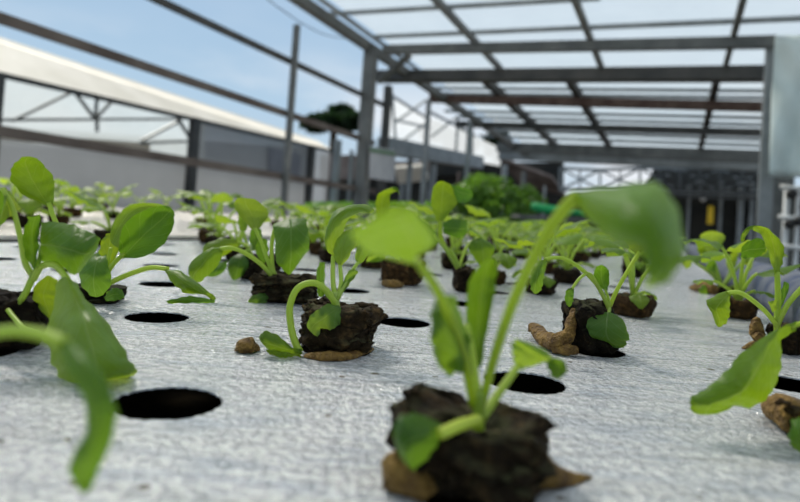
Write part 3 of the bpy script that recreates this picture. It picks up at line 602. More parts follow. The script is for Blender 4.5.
# --- many-stalked seedling near the pipe
e, g, D = plant(722, 294, 'large many-stalked seedling with an upright pale leaf near the pipe')
plug(e, g, .026, .026, .010, .3, 14.4, (.7, .6, .5, 1))
blob_chain('root_mat', e, [gnd(690, 290) + Vector((0, 0, .003)), gnd(704, 293) + Vector((0, 0, .006)), gnd(714, 295) + Vector((0, 0, .006))], [.002, .0075, .006], ROOT, 21)
for (st, rows, c) in (
    ([(722, 286, 0), (717, 270, 2), (713, 256, 4)], [(710, 257, 713, 258, 716, 256, 4), (704, 246, 712, 247, 720, 248, 5, 0, 3), (700, 236, 712, 237, 725, 238, 6, 0, 3), (705, 232, 714, 231, 723, 234, 7)], (1.7, 1.45, 2.2, 1)),
    ([(722, 288, 0), (710, 273, -6), (690, 259, -12)], [(691, 258, 691, 260, 692, 262, -12), (685, 256, 686, 260, 690, 267, -15, 0, -2), (680, 262, 683, 265, 686, 269, -17)], (1.6, 1.4, 1.6, 1)),
    ([(722, 288, 0), (716, 288, -10), (711, 289, -14)], [(709, 286, 710, 288, 711, 291, -14), (703, 285, 704, 290, 707, 296, -16, 0, -2), (698, 290, 699, 292, 701, 296, -17)], (1.0, 1.1, .8, 1)),
    ([(723, 286, 0), (729, 275, 2), (731, 268, 3)], [(728, 270, 731, 270, 734, 270, 3), (726, 261, 731, 260, 737, 261, 4, 0, 2), (731, 253, 735, 252, 739, 254, 5)], (1.5, 1.3, .7, 1)),
    ([(723, 287, 0), (734, 272, -3), (742, 262, -6)], [(741, 259, 742, 261, 743, 264, -6), (748, 256, 748, 262, 749, 267, -9, 0, -2), (753, 262, 752, 267, 750, 272, -11)], (1.7, 1.45, 1.4, 1)),
    ([(722, 286, 0), (712, 266, 8), (705, 256, 12)], [(702, 258, 705, 258, 708, 257, 12), (697, 250, 703, 249, 709, 249, 14, 0, 3), (698, 242, 702, 241, 706, 243, 16)], (1.2, 1.15, .7, 1)),
    ([(722, 288, 0), (730, 288, -8)], [(730, 286, 730, 288, 731, 290, -8), (737, 283, 737, 287, 738, 291, -10, 0, -2), (744, 284, 743, 286, 742, 289, -11)], (1.8, 1.5, 2.2, 1)),
    ([(722, 288, 0), (716, 278, -4), (712, 272, -6)], [(709, 275, 712, 274, 715, 273, -6), (706, 267, 711, 266, 716, 266, -6, 0, 2), (709, 261, 712, 260, 715, 261, -6)], (.8, .95, .8, 1))):
    lf = blade(e, D, rows, c); stalk(lf, D, st, (2.0, 1.5))
# ------------------------------------------------------------------ generic seedlings (one set of kinds, then copies)
def leaf_local(parent, az, reach, height, length, width, bend, color, seed, cot=False):
    """stalk rises and leans out to (reach,height); blade continues and bends over"""
    rnd = random.Random(seed)
    d = Vector((math.cos(az), math.sin(az), 0)); side = Vector((-math.sin(az), math.cos(az), 0)); z = Vector((0, 0, 1))
    base = Vector((0, 0, .014))
    p = [base, base + d * reach * .35 + z * height * .55, base + d * reach * .8 + z * height * .92, base + d * reach + z * height]
    P = spline(p, 4); dirv = (P[-1] - P[-2]).normalized()
    n = 9; cols = 7; pos = P[-1].copy(); v, uv, f = [], [], []
    for k in range(n):
        t = k / (n - 1)
        w = width * (math.sin(math.pi * min(1, (t * .92 + .06)) ** .8) ** .75) * (.55 if t == 0 else 1)
        if k == n - 1: w = width * .18
        nrm = side.cross(dirv).normalized()
        tw = side.copy(); tw.rotate(Matrix.Rotation(rnd.uniform(-.12, .12) + t * rnd.uniform(-.4, .4), 3, dirv))
        for c in range(cols):
            u = c / (cols - 1) * 2 - 1
            v.append(pos + tw * (u * w) + nrm * (w * .35 * u * u) + nrm * rnd.uniform(-1, 1) * .0005); uv.append((c / (cols - 1), t))
        pos = pos + dirv * (length / (n - 1))
        dirv.rotate(Matrix.Rotation(bend / (n - 1), 3, side)); dirv.normalize()
    for a in range(n - 1):
        for b in range(cols - 1): f.append((a * cols + b, a * cols + b + 1, (a + 1) * cols + b + 1, (a + 1) * cols + b))
    o = mesh_obj('leaf', v, f, LEAF, None, uv, True, color); o.parent = parent
    s = MB().tube(P, [.0016 - .0006 * k / len(P) for k in range(len(P))], 6).build('leaf_stalk', STALK, None, True, (1.4, 1.3, 1.1, 1)); s.parent = o
    return o
def make_kind(k):
    rnd = random.Random(100 + k)
    e = bpy.data.objects.new('seedling', None); COL.objects.link(e); e['category'] = 'seedling'; e.empty_display_size = .02
    o = bpy.data.objects.new('grow_plug', plug_mesh(.027, .026, .017, 20 + k, n=8)); COL.objects.link(o); o.parent = e
    o.color = rnd.choice([(.8, .7, .6, 1), (1.6, 1.3, 1, 1), (2.2, 1.7, 1.2, 1)])
    nl = rnd.choice([5, 6, 6, 7]); a0 = rnd.random() * 6
    for q in range(nl):
        az = a0 + q * 2.4 + rnd.uniform(-.3, .3); big = q < nl - 2
        col = rnd.choice([LT, MID, (1.2, 1.15, .8, 1), (1.5, 1.3, .7, 1), (1.3, 1.2, .7, 1), (1.45, 1.3, 1.2, 1)])
        leaf_local(e, az, rnd.uniform(.010, .028) if big else rnd.uniform(.012, .022), rnd.uniform(.022, .046) if big else rnd.uniform(.004, .016),
                   rnd.uniform(.030, .042) if big else rnd.uniform(.014, .020), rnd.uniform(.0105, .0150) if big else rnd.uniform(.006, .009), rnd.uniform(.2, 1.8), col, k * 31 + q)
    return e
KINDS = [make_kind(k) for k in range(8)]
used_kind = [False] * 8
def copy_tree(o, parent=None):
    c = o.copy(); COL.objects.link(c)
    if parent is not None: c.parent = parent; c.matrix_parent_inverse = o.matrix_parent_inverse.copy()
    for ch in KIDS[o.name]: copy_tree(ch, c)
    return c
KIDS = {}
for o in list(bpy.data.objects):
    KIDS.setdefault(o.name, [])
    if o.parent: KIDS.setdefault(o.parent.name, []).append(o)
def put(k, p, rz, sc, label, group=None):
    if used_kind[k]: e = copy_tree(KINDS[k])
    else: e = KINDS[k]; used_kind[k] = True
    e.location = p; e.rotation_euler = (0, 0, rz); e.scale = (sc,) * 3
    e['label'] = label
    if group: e['group'] = group
    elif 'group' in e: del e['group']
    return e
rnd = random.Random(5)
# individually recognisable mid-distance seedlings: base pixel, kind, rotation, scale, label
MIDS = [
    (540, 294, 0, .4, .95, 'seedling on a dark plug behind the tall blurred diagonal stalk'),
    (632, 316, 1, 2.2, 1.0, 'seedling on a brown plug close behind the heart-leaved one'),
    (566, 283, 2, 1.0, 1.05, 'seedling on a low dark plug, second behind the heart-leaved one'),
    (738, 318, 3, 4.0, 1.0, 'spreading seedling on a brown plug half hidden by the arching pale stalk'),
    (492, 284, 5, .2, .9, 'small seedling between the folded sunlit leaf and the diagonal stalk'),
    (372, 268, 6, 3.0, 1.0, 'seedling on a black plug behind the brown plug with a rolled leaf'),
    (330, 262, 7, 2.0, 1.0, 'seedling directly behind the arched-stalk seedling, over the raft edge'),
]
taken = []
for (x, y, k, rz, sc, lab) in MIDS:
    p = gnd(x, y); put(k, p, rz, sc, lab); taken.append(p)
near = []
for (x, y) in ((470, 482), (336, 349), (285, 301), (258, 279), (592, 351), (786, 353), (812, 440), (6, 346), (96, 301), (401, 284), (463, 291), (722, 294), (-150, 470)): near.append(gnd(x, y))
cnt = 0
for j in range(2, 50):
    for i in range(-8, 4):
        if (i + j) % 2 == 0: continue
        c = lat(i, j); s, t = bst(c)
        if not (S_LEFT + .04 < s < S_RIGHT - .03) or t > T_END - .1 or t < .45: continue
        if any((c - q).length < .1 for q in near + taken): continue
        d = depth(c)
        if d < .5: continue
        cnt += 1
        zone = 0 if t < 1.6 else 1
        lab, grp = [('small leafy seedling in the soft-focus middle rows of the long bed', 'seedlings in the middle rows'),
                    ('tiny blurred seedling in the far crowded rows of the long bed', 'seedlings in the far rows')][zone]
        put(rnd.randrange(8), c + Vector((rnd.uniform(-.006, .006), rnd.uniform(-.006, .006), 0)), rnd.random() * 6.28, rnd.uniform(.95, 1.32), lab, grp)
# cream raft: seedlings placed where the photo shows them
LEFTS = [(212, 243, 2, 1.0, 1.3), (238, 238, 5, 2.5, 1.2), (205, 229, 1, 4.0, 1.4), (86, 234, 3, .3, 1.15), (112, 219, 0, 1.2, 1.2), (58, 226, 6, 2.2, 1.2), (30, 228, 7, 5.0, 1.2), (140, 211, 4, 3.0, 1.5),
         (300, 238, 0, 3.3, 1.2), (318, 232, 6, .8, 1.2), (276, 227, 3, 2.1, 1.2), (345, 231, 7, 4.6, 1.2), (362, 236, 2, 5.2, 1.2), (72, 217, 5, 1.3, 1.4), (8, 220, 1, .3, 1.4), (255, 221, 4, 2.9, 1.5), (330, 223, 5, 3.9, 1.5), (298, 219, 1, 2.9, 1.6), (375, 225, 0, 1.6, 1.6), (395, 226, 3, 2.6, 1.6), (165, 212.5, 2, .6, 1.5), (100, 211, 6, 4.6, 1.6), (45, 212, 7, .6, 1.6), (20, 208, 0, .9, 1.6)]
for (x, y, k, rz, sc) in LEFTS:
    if bst(gnd(x, y, Z2))[0] > S2R - .04: continue
    put(k, gnd(x, y, Z2), rz, sc, 'leafy seedling standing on the cream raft across the gap', 'seedlings on the cream raft')

# ------------------------------------------------------------------ greenhouse
SE = -2.72
def mpx(p, px): return px / F * depth(p)
def seg(mb, p, q, px, hpx=None, up=UV_):
    w = mpx((p + q) / 2, px); h = mpx((p + q) / 2, hpx or px)
    mb.box(p, q, w, h, up); return mb
HR = coords(GP(375, 50, s=SE))[2]
print('roof height', HR, 'cam depth of post', depth(GP(370, 50, s=SE)))
TG = coords(GP(500, 150, h=HR))[0]
gh = empty('greenhouse_frame', FR(3, -1, -.9), 'grey steel greenhouse frame carrying the white film roof', 'greenhouse')
def wpost(x, yt, yb, px, s=None, t=None, mat=STEEL, name='post', base=-.88, parent=gh, xb=None):
    p = GP(x, yt, s=s, t=t); c = coords(p); w = mpx(p, px)
    foot = FR(c[0], c[1], 0); foot = foot + UV_ * ((-.858 - foot.z) / UV_.z)
    return MB().box(foot, p, w, w, A).build(name, mat, parent)
# edge beams and rafters: lines along A
def along(x1, y1, h, t0, t1, wpx_at, mat, name='rafter', xr=None):
    c = coords(GP(x1, y1, h=h)); s = c[1]
    p, q = FR(t0, s, h), FR(t1, s, h); w = mpx(GP(x1, y1, h=h), wpx_at)
    MB().box(p, q, w, w * 1.2, UV_).build(name, mat, gh); return s
s_edge = along(420, 82, HR, .6, TG + .5, 6, STEEL, 'edge_beam')
along(352, 22, HR + .05, .6, TG * .55, 3, GALV, 'edge_beam')
T1 = coords(GP(496, 73, h=HR))[0]
for (x, y) in ((456, 21), (587, 30), (735, 30)): along(x, y, HR + .04, .4, T1, 5.5, STEEL)
for (x, y) in ((520, 112), (590, 114), (709, 112)): along(x, y, HR + .10, coords(GP(484, 79, h=HR + .10))[0], TG + .3, 5.5, DSTEEL)
def across(x1, y1, x2, y2, h, wpx, mat, name, hpx=None):
    p, q = GP(x1, y1, h=h), GP(x2, y2, h=h); seg_ = MB(); seg(seg_, p, q, wpx, hpx); return seg_.build(name, mat, gh)
across(384, 50, 776, 42, HR - .02, 8, STEEL, 'cross_beam', 10)
across(378, 76, 772, 73, HR - .03, 9, DSTEEL, 'cross_beam', 12)
across(382, 81.5, 772, 80, HR - .04, 9, STEEL, 'cross_beam', 2.5)
across(430, 98.5, 770, 107, HR, 6, RSTEEL, 'cross_beam', 9)
across(456, 124, 768, 133, HR, 5, DSTEEL, 'cross_beam', 7)
across(330, 14, 600, -2, HR + .09, 4, GALV, 'purlin'); across(372, 37, 810, 18, HR + .09, 4, GALV, 'purlin')
across(425, 88, 768, 91, HR + .14, 3, GALV, 'purlin'); across(445, 111, 768, 118, HR + .14, 3, GALV, 'purlin'); across(480, 136, 768, 146, HR + .14, 3, GALV, 'purlin')
across(498, 147, 768, 157, HR - .02, 8, STEEL, 'gutter', 11)
across(500, 156, 768, 167, HR - .05, 8, GALV, 'gutter', 8)
across(440, 93.5, 768, 98, HR + .14, 3, GALV, 'purlin'); across(460, 117, 768, 125, HR + .14, 3, GALV, 'purlin'); across(485, 130, 768, 140, HR + .14, 3, GALV, 'purlin')
# posts of the house
wpost(371.5, 46, 0, 11, s=SE); wpost(297, 25, 0, 5.2, s=SE); wpost(388.5, 86, 0, 6.5, s=SE, mat=DSTEEL)
p1 = GP(378, 82, s=SE); p2 = GP(410, 55, h=HR - .03); MB().box(p1, p2, mpx(p1, 5), mpx(p1, 5), UV_).build('brace', STEEL, gh)
for (x, y) in ((429, 100), (470, 122)): wpost(x, y, 0, 4, s=s_edge, mat=GALV)
tp = coords(GP(773, 44, h=HR - .02)); wpost(773, 44, 0, 12, t=tp[0], mat=GALV); wpost(780, 175, 0, 22, t=tp[0] + .4, mat=STEEL)
# fence rails in the same plane
for (x1, y1, x2, y2, w, mat) in ((160, 1, 386, 106, 6, DSTEEL), (0, 18, 374, 143, 8, BROWNR), (0, 131, 384, 193, 8, BROWNR)):
    p, q = GP(x1, y1, s=SE - .05), GP(x2, y2, s=SE - .05); d = (q - p)
    w = mpx(GP((x1 + x2) / 2, (y1 + y2) / 2, s=SE - .05), w)
    MB().box(p - d * .25, q, w * .6, w, UV_).build('rail', mat, gh)
# film
film = MB(); hf = HR + .17
film.sheet([FR(-1.5, s_edge, hf), FR(TG + .4, s_edge, hf), FR(TG + .4, 3.4, hf), FR(-1.5, 3.4, hf)])
fo = film.build('roof_film', FILM); tag(fo, 'milky translucent plastic film stretched over the greenhouse frame', 'roof film')
# tarp sheet hung at the right post
q = [GP(775, 36, t=tp[0] - .12), GP(830, 34, t=tp[0] - .12), GP(830, 178, t=tp[0] - .12), GP(768, 177, t=tp[0] - .12)]
nx, ny = 20, 16; v = []; f = []
for a in range(ny + 1):
    for b in range(nx + 1):
        u, w = b / nx, a / ny
        p = (q[0] * (1 - u) + q[1] * u) * (1 - w) + (q[3] * (1 - u) + q[2] * u) * w
        v.append(p + A * (.035 * math.sin(u * 9 + w * 5) * (.3 + w) + .01 * math.sin(w * 17 - u * 11)))
for a in range(ny):
    for b in range(nx): f.append((a * (nx + 1) + b, a * (nx + 1) + b + 1, (a + 1) * (nx + 1) + b + 1, (a + 1) * (nx + 1) + b))
o = mesh_obj('tarpaulin_sheet', v, f, SHEET); m = o.modifiers.new('t', 'SOLIDIFY'); m.thickness = .004
tag(o, 'pale grey tarpaulin sheet hanging on the tall grey post', 'tarpaulin')
# sign board on the rail by the post
sb = [GP(370, 146, s=SE + .1), GP(395, 150, s=SE + .1), GP(394, 182, s=SE + .1), GP(369, 178, s=SE + .1)]
e = empty('notice_board', (sb[2] + sb[3]) / 2, 'small pale grey board with a green band hung beside the thick post', 'board')
MB().slab(sb, .01).build('panel', SIGNM, e)
g2 = [GP(370, 147.5, s=SE + .115), GP(395, 151.5, s=SE + .115), GP(395, 156, s=SE + .115), GP(370, 152, s=SE + .115)]
MB().slab(g2, .004).build('green_band', simple('dull_green', lin(84, 110, 90), lin(96, 122, 100), 5), e)
# white PVC rack at far right
e = empty('pipe_rack', gnd(800, 262), 'white plastic pipe rack with black end caps behind the blue pipe', 'pipe rack')
tr = tp[0] + .15
for (x1, y1, x2, y2, w) in ((787, 186, 783, 262, 5), (799, 186, 795, 268, 4)):
    p, q2 = GP(x1, y1, t=tr), GP(x2, y2, t=tr); q2 = q2 + UV_ * ((-.855 - q2.z) / UV_.z); MB().tube([p, q2], mpx(p, w / 2), 10).build('upright', WHITEP, e, True)
for (x1, y1, x2, y2) in ((780, 187, 812, 190), (778, 217, 812, 220), (780, 246, 812, 249)):
    p, q2 = GP(x1, y1, t=tr - .05), GP(x2, y2, t=tr - .05); MB().tube([p, q2], mpx(p, 2.5), 10).build('crossbar', WHITEP, e, True)
for (x, y) in ((792, 194), (790, 224), (806, 206), (799, 221)):
    p = GP(x, y, t=tr - .08); r = mpx(p, 5); MB().tube([p - A * .03, p + A * .01, p + A * .03], [r * .92, r, r], 14).build('end_cap', BLACKP, e, True)

# ------------------------------------------------------------------ neighbour house on the left
SN = -6.2
ng = empty('neighbour_greenhouse', FR(5, SN, -.9), 'low screened greenhouse with a cream roof and grey mesh walls', 'greenhouse')
ev0, ev1 = GP(0, 75, s=SN), GP(335, 152, s=SN)
d = ev1 - ev0; ev0 = ev0 - d * .35
rd1 = GP(318, 141, s=SN - 1.0); rd0 = GP(0, 37, s=SN - 1.0); rd0 = rd0 - (rd1 - rd0) * .35
m = MB(); m.slab([ev0, ev1, rd1, rd0], .03); m.build('roof', CREAM, ng)
m = MB(); seg(m, ev0 + B * .02, ev1 + B * .02, 4); m.build('eave_beam', DSTEEL, ng)
def foot(p): return p + UV_ * ((-.858 - p.z) / UV_.z)
for (x, y, w) in ((0, 78, 7), (195.5, 118, 8), (312, 147, 6)):
    p = GP(x, y, s=SN + .02); wd = mpx(p, w); MB().box(foot(p), p, wd, wd, A).build('post', DSTEEL, ng)
# mesh wall: full height on the far half, lower on the near half
a0, a1 = GP(-60, 132, s=SN - .1), GP(195, 162, s=SN - .1); b1 = GP(312, 148, s=SN - .1); b0 = GP(197, 121, s=SN - .1)
m = MB(); m.sheet([foot(a0), foot(a1), a1, a0]); m.build('mesh_wall', SCREEN, ng)
m = MB(); m.sheet([foot(b0), foot(b1), b1, b0]); m.build('mesh_wall', SCREEN, ng)
w4 = [GP(268, 147, s=SN - .05), GP(300, 155, s=SN - .05), GP(299, 176, s=SN - .05), GP(268, 174, s=SN - .05)]
MB().slab(w4, .02).build('shutter', simple('grey_shutter', lin(104, 106, 112), lin(116, 118, 124), 5), ng)
# inside: pale lining slope and trusses
SI = SN - 2.4
i4 = [GP(-60, 60, s=SI), GP(205, 112, s=SI), GP(205, 158, s=SI - .2), GP(-60, 142, s=SI - .2)]
MB().sheet(i4).build('ceiling_lining', film_material('lining_film', (.55, .60, .61, 1), .25), ng)
tw = MB()
ST = SN - 1.2
for (x1, y1, x2, y2) in ((12, 121, 70, 93), (0, 120, 182, 119), (95, 119, 76, 94), (95, 119, 97, 98), (95, 119, 112, 101), (141, 141, 180, 121), (141, 143, 195, 141), (178, 119, 195, 146), (97, 119, 97, 132)):
    p, q2 = GP(x1, y1, s=ST), GP(x2, y2, s=ST); seg(tw, p, q2, 2.6)
tw.build('truss', GALV, ng)
MB().slab([GP(-60, 128, s=ST - .2), GP(-60, 136, s=ST - .2), GP(150, 151, s=ST - .2), GP(150, 143, s=ST - .2)], .02).build('gutter_board', CREAM, ng)
back = [GP(-80, 120, s=SI - 2), GP(330, 150, s=SI - 2)]
MB().sheet([foot(back[0]), foot(back[1]), back[1], back[0]]).build('rear_wall', SCREEN, ng)

# ------------------------------------------------------------------ trees, bush, distance
def leaf_cloud(name, centre, rad, n, size, mat, parent, seed):
    rnd = random.Random(seed); v = []; f = []
    for k in range(n):
        while True:
            q = Vector((rnd.uniform(-1, 1), rnd.uniform(-1, 1), rnd.uniform(-1, 1)))
            if .45 < q.length < 1: break
        lump = .75 + .35 * noise.noise(q * 2.3 + Vector((seed, 0, 0)))
        c = centre + Vector((q.x * rad.x, q.y * rad.y, q.z * rad.z)) * lump
        nrm = Vector((rnd.gauss(0, 1), rnd.gauss(0, 1), rnd.gauss(.6, 1))).normalized(); a = nrm.orthogonal().normalized(); a.rotate(Matrix.Rotation(rnd.random() * 6.28, 3, nrm)); b = nrm.cross(a)
        s = size * rnd.uniform(.6, 1.3); base = len(v)
        v += [c - a * s, c - b * s * .45 + nrm * s * .1, c + a * s, c + b * s * .45 + nrm * s * .1]; f.append((base, base + 1, base + 2, base + 3))
    return mesh_obj(name, v, f, mat, parent)
def tree(x0, x1, yt, yb, d, label, mat, n, size, seed, lumps=None, foot_z=-.86, name='tree', cat='tree'):
    c = at((x0 + x1) / 2, (yt + yb) / 2, d); rx = (x1 - x0) / 2 / F * d; rz = (yb - yt) / 2 / F * d
    e = empty(name, Vector((c.x, c.y, foot_z)), label, cat)
    MB().tube([Vector((c.x, c.y, foot_z)), Vector((c.x + .02 * d / 5, c.y, (foot_z + c.z) / 2)), c], [.012 * d, .009 * d, .004 * d], 8).build('trunk', BARK, e, True)
    for k, (lx, ly, lr) in enumerate(lumps or [(0, 0, 1)]):
        cc = at((x0 + x1) / 2 + lx * (x1 - x0) / 2, (yt + yb) / 2 + ly * (yb - yt) / 2, d * (1 + .02 * (k % 3 - 1)))
        leaf_cloud('crown', cc, Vector((rx * lr, rx * lr, rz * min(1, lr * 1.3))), n, size * d / 20, mat, e, seed + k)
    return e
tree(302, 366, 104, 131, 31, 'dark tree showing over the rails beyond the cream roof', FOL_D, 900, .22, 3, [(-.6, .45, .42), (-.2, .3, .45), (.25, -.35, .45), (.65, .25, .4), (.25, .4, .45)])
tree(436, 552, 170, 226, 8.0, 'bright green bush at the far end of the long bed', FOL_B, 1300, .10, 12, [(-.45, .05, .6), (-.1, -.25, .6), (.45, .1, .55), (0, .4, .8)], name='bush', cat='bush')
tree(482, 512, 128, 160, 32, 'dark tree crown under the far corner of the film roof', FOL_D, 700, .2, 22, [(-.3, 0, .6), (.3, -.2, .6)])
tree(418, 480, 122, 152, 30, 'distant hedge-like tree row beyond the pale trusses', FOL_D, 700, .2, 32, [(-.5, -.3, .5), (.2, .2, .5), (.6, .4, .45)])
# far house behind, seen through the left fence: pale beam, posts, truss lines
fg = empty('far_greenhouse', FR(9, -6, -.9), 'pale blue steel frame of a far greenhouse beyond the posts', 'greenhouse')
SD = -4.2
tb = MB(); 
p, q2 = GP(385, 146, s=SD), GP(478, 162.5, s=SD); m = MB(); seg(m, p, q2, 14); m.build('eave_beam', GALV, fg)
for (x, yt, w) in ((338, 140, 6), (411, 150, 4), (434, 150, 6), (352, 150, 3)):
    p = GP(x, yt, s=SD); wd = mpx(p, w); MB().box(foot(p), p, wd, wd, A).build('post', GALV, fg)
tm = MB()
for (x1, y1, x2, y2) in ((392, 92, 396, 146), (392, 96, 430, 120), (396, 122, 426, 100), (430, 112, 474, 135), (396, 120, 430, 128), (432, 136, 458, 116), (458, 116, 456, 152), (428, 100, 428, 150), (472, 126, 472, 158), (396, 146, 430, 120)):
    p, q2 = GP(x1, y1, s=SD - .3), GP(x2, y2, s=SD - .3); seg(tm, p, q2, 2)
tm.build('truss', GALV, fg)
q4 = [GP(385, 96, s=SD - 1.5), GP(500, 148, s=SD - 1.5), GP(500, 166, s=SD - 1.5), GP(385, 146, s=SD - 1.5)]
MB().sheet(q4).build('roof', film_material('pale_film', (.86, .89, .92, 1), .2), fg)
# dark interior beyond and brown roofs
SB = 1
sh = empty('shed_row', FR(18, -8, -.9), 'dark open sheds with brown roofs seen low between the posts', 'shed')
def cardslab(x0, y0, x1, y1, d, mat, name, par, th=.6):
    c4 = [at(x0, y1, d), at(x1, y1, d), at(x1, y0, d), at(x0, y0, d)]
    return MB().slab(c4, -th).build(name, mat, par)
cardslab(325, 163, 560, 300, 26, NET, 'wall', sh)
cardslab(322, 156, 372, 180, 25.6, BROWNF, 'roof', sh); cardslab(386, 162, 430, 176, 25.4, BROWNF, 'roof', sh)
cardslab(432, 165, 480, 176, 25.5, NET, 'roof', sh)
rs = [at(498, 158, 24), at(552, 178, 24), at(566, 196, 25), at(520, 186, 25)]
MB().slab([x for x in rs][::-1], .15).build('roof', BROWNF, sh)
rs = [at(395, 168, 23), at(424, 166, 23), at(430, 180, 23.5), at(398, 184, 23.5)]
MB().slab(rs[::-1], .15).build('roof', CREAM, sh)
for (x, y0, y1, w_, m_) in ((402, 184, 225, 3, GALV), (459, 172, 225, 2, BROWNF), (505, 165, 225, 5, GALV), (524, 172, 225, 4, STEEL), (545, 186, 225, 2, GALV)):
    p = at(x, y0, 22); MB().box(Vector((p.x, p.y, -.858)), p, mpx(p, w_), mpx(p, w_)).build('post', m_, sh)
e = empty('far_bench', gnd(360, 222, -.1), 'long far bench of green crop behind the thick post', 'bench')
for (x0, x1, y0, y1, d_) in ((305, 440, 203, 214, 7.5),):
    rr = random.Random(4); v = []; f = []
    for k in range(2600):
        c = at(rr.uniform(x0, x1), rr.uniform(y0, y1), d_ + rr.uniform(-.3, .3)); nrm = Vector((rr.gauss(0, 1), rr.gauss(0, 1), rr.gauss(.7, 1))).normalized(); a = nrm.orthogonal().normalized(); b = nrm.cross(a); s_ = rr.uniform(.02, .05); n0 = len(v)
        v += [c - a * s_, c - b * s_ * .5, c + a * s_, c + b * s_ * .5]; f.append((n0, n0 + 1, n0 + 2, n0 + 3))
    o = mesh_obj('crop_foliage', v, f, FOL_L, e); o['kind'] = 'stuff'
    MB().box(at(x0, y1 + 3, d_), at(x1, y1 + 9, d_), .7, .1).build('bench_top', STEEL, e)
# far end of the house: dark netting wall, lattice truss against bright film
TE = TG + 2.5
we = [GP(505, 186, t=TE), GP(830, 178, t=TE)]
dn = empty('shade_net_wall', FR(TE, 0, -.9), 'dark shade net closing the far end of the greenhouse', 'net')
p0, p1 = GP(560, 196, t=TE), GP(830, 186, t=TE)
MB().slab([foot(p0), foot(p1), p1, p0], .02).build('net', NET, dn)
for (x, w) in ((690, 3), (742, 5), (753, 4), (722, 3)):
    p = GP(x, 182, t=TE - .1); MB().box(foot(p), p, mpx(p, w), mpx(p, w), A).build('post', GALV, dn)
tt = empty('lattice_truss', FR(TE - .2, 0, 0), 'grey lattice roof truss spanning above the dark far netting', 'truss')
top = [(560, 168), (600, 170), (640, 168), (680, 168), (720, 168), (765, 170)]; bot = [(560, 190), (600, 190), (640, 190), (680, 192), (720, 193), (765, 195)]
tm = MB()
for ch in (top, bot):
    for k in range(5): seg(tm, GP(*ch[k], t=TE - .3), GP(*ch[k + 1], t=TE - .3), 3)
tm.build('chord', GALV, tt)
tm = MB()
for k in range(5):
    for (a_, b_) in ((top[k], bot[k + 1]), (bot[k], top[k + 1]), (top[k], bot[k])):
        seg(tm, GP(*a_, t=TE - .3), GP(*b_, t=TE - .3), 2)
    m0 = ((top[k][0] + top[k + 1][0]) / 2, top[k][1]); seg(tm, GP(*m0, t=TE - .3), GP(m0[0], 191, t=TE - .3), 1.5)
tm.build('lattice', GALV, tt)
for (y) in (172, 177, 183, 189, 195): 
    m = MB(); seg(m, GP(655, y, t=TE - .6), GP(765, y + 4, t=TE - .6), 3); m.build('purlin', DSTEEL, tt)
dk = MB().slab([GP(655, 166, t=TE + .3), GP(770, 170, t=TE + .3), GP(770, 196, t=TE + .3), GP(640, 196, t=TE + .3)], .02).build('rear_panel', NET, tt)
# small things in the distance
o = MB().slab([at(702, 206, 8), at(709, 206, 8), at(709, 225, 8), at(702, 225, 8)], .02)
o = MB().slab([GP(708, 206, t=TE - .4), GP(714, 206, t=TE - .4), GP(713, 224, t=TE - .4), GP(707, 224, t=TE - .4)], .03).build('sticky_trap', YELLOWP); tag(o, 'yellow sticky trap card hanging before the dark net', 'insect trap')
p = GP(703, 199, t=TE - .5); r = mpx(p, 2.8)
bm = bmesh.new(); bmesh.ops.create_uvsphere(bm, u_segments=16, v_segments=10, radius=r)
bmesh.ops.translate(bm, verts=bm.verts, vec=p); me = bpy.data.meshes.new('lamp_bulb'); bm.to_mesh(me); bm.free(); me.materials.append(WHITEP)
o = bpy.data.objects.new('lamp_bulb', me); COL.objects.link(o); tag(o, 'small white globe bulb hanging before the dark net', 'bulb')
MB().tube([p + UV_ * r * .8, p + UV_ * r * 3.2], r * .3, 8).build('socket', BLACKP, o)
MB().tube([p + UV_ * r * 3.2, p + UV_ * r * 8], r * .08, 6).build('cord', BLACKP, o)
pz = [at(532, 206, 7), at(545, 209, 7), at(560, 211, 7), at(585, 213, 7)]
o = MB().tube(pz, [.045, .055, .05, .04], 10).build('green_tube', GREENP, None, True); tag(o, 'bright green bundle lying on a far bench past the diagonal stalk', 'bundle')
e = empty('far_bench', at(560, 235, 7.05), 'far grey bench carrying the bright green bundle', 'bench')
MB().box(at(515, 216, 7.05), at(640, 223, 7.05), .5, .04).build('bench_top', STEEL, e)
for x in (525, 625): p = at(x, 220, 7.05); MB().box(Vector((p.x, p.y, -.858)), p, .05, .05).build('leg', STEEL, e)
# dangling wire in the sky
wpts = [GP(255, -10, s=SE - .2), GP(285, 12, s=SE - .2), GP(305, 25, s=SE - .2), GP(330, 36, s=SE - .2), GP(365, 40, s=SE - .2)]
o = MB().tube(spline(wpts, 5), .004, 6).build('sagging_wire', DSTEEL, None, True); tag(o, 'thin wire sagging across the blue sky to the roof corner', 'wire')

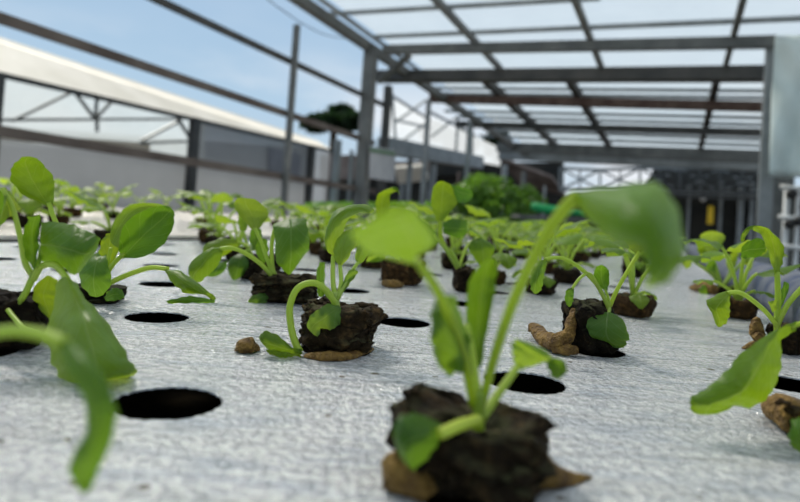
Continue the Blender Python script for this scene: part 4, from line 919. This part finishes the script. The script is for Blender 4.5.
# ------------------------------------------------------------------ light
w = bpy.data.worlds.new('sky'); S.world = w; w.use_nodes = True; nt = w.node_tree; nt.nodes.clear()
out = nt.nodes.new('ShaderNodeOutputWorld'); bg = nt.nodes.new('ShaderNodeBackground')
co = nt.nodes.new('ShaderNodeTexCoord'); sx = nt.nodes.new('ShaderNodeSeparateXYZ'); nt.links.new(co.outputs['Generated'], sx.inputs[0])
grad = ramp(nt, sx.outputs[2], [(0.0, (.66, .76, .84, 1)), (.16, (.48, .66, .83, 1)), (.36, (.37, .55, .77, 1)), (.6, (.55, .64, .74, 1)), (.9, (.75, .80, .84, 1))])
mp = nt.nodes.new('ShaderNodeMapping'); mp.inputs['Scale'].default_value = (1, 1, 2.6); nt.links.new(co.outputs['Generated'], mp.inputs[0])
nz = nt.nodes.new('ShaderNodeTexNoise'); nz.inputs['Scale'].default_value = 3.2; nz.inputs['Detail'].default_value = 6; nt.links.new(mp.outputs[0], nz.inputs['Vector'])
cl = math_(nt, 'MULTIPLY', ramp(nt, nz.outputs['Fac'], [(.46, (0, 0, 0, 1)), (.64, (1, 1, 1, 1))]), ramp(nt, sx.outputs[2], [(0.0, (1, 1, 1, 1)), (.16, (.7, .7, .7, 1)), (.26, (.08, .08, .08, 1)), (1, (.1, .1, .1, 1))]))
c = mixc(nt, cl, grad, (.95, .97, 1.0, 1))
nt.links.new(c, bg.inputs[0]); bg.inputs[1].default_value = .95; nt.links.new(bg.outputs[0], out.inputs[0])
sd = bpy.data.lights.new('sun', 'SUN'); sd.energy = 5.4; sd.angle = math.radians(9); sd.color = (1, .94, .82)
so = bpy.data.objects.new('sun', sd); COL.objects.link(so)
dirv = Vector((-.50, .62, .85)).normalized(); so.rotation_euler = dirv.to_track_quat('Z', 'Y').to_euler()
vs = S.view_settings; vs.view_transform = 'Standard'; vs.look = 'None'; vs.exposure = 0.02; vs.gamma = 1; vs.use_curve_mapping = False
S.cycles.max_bounces = 8; S.cycles.transparent_max_bounces = 16
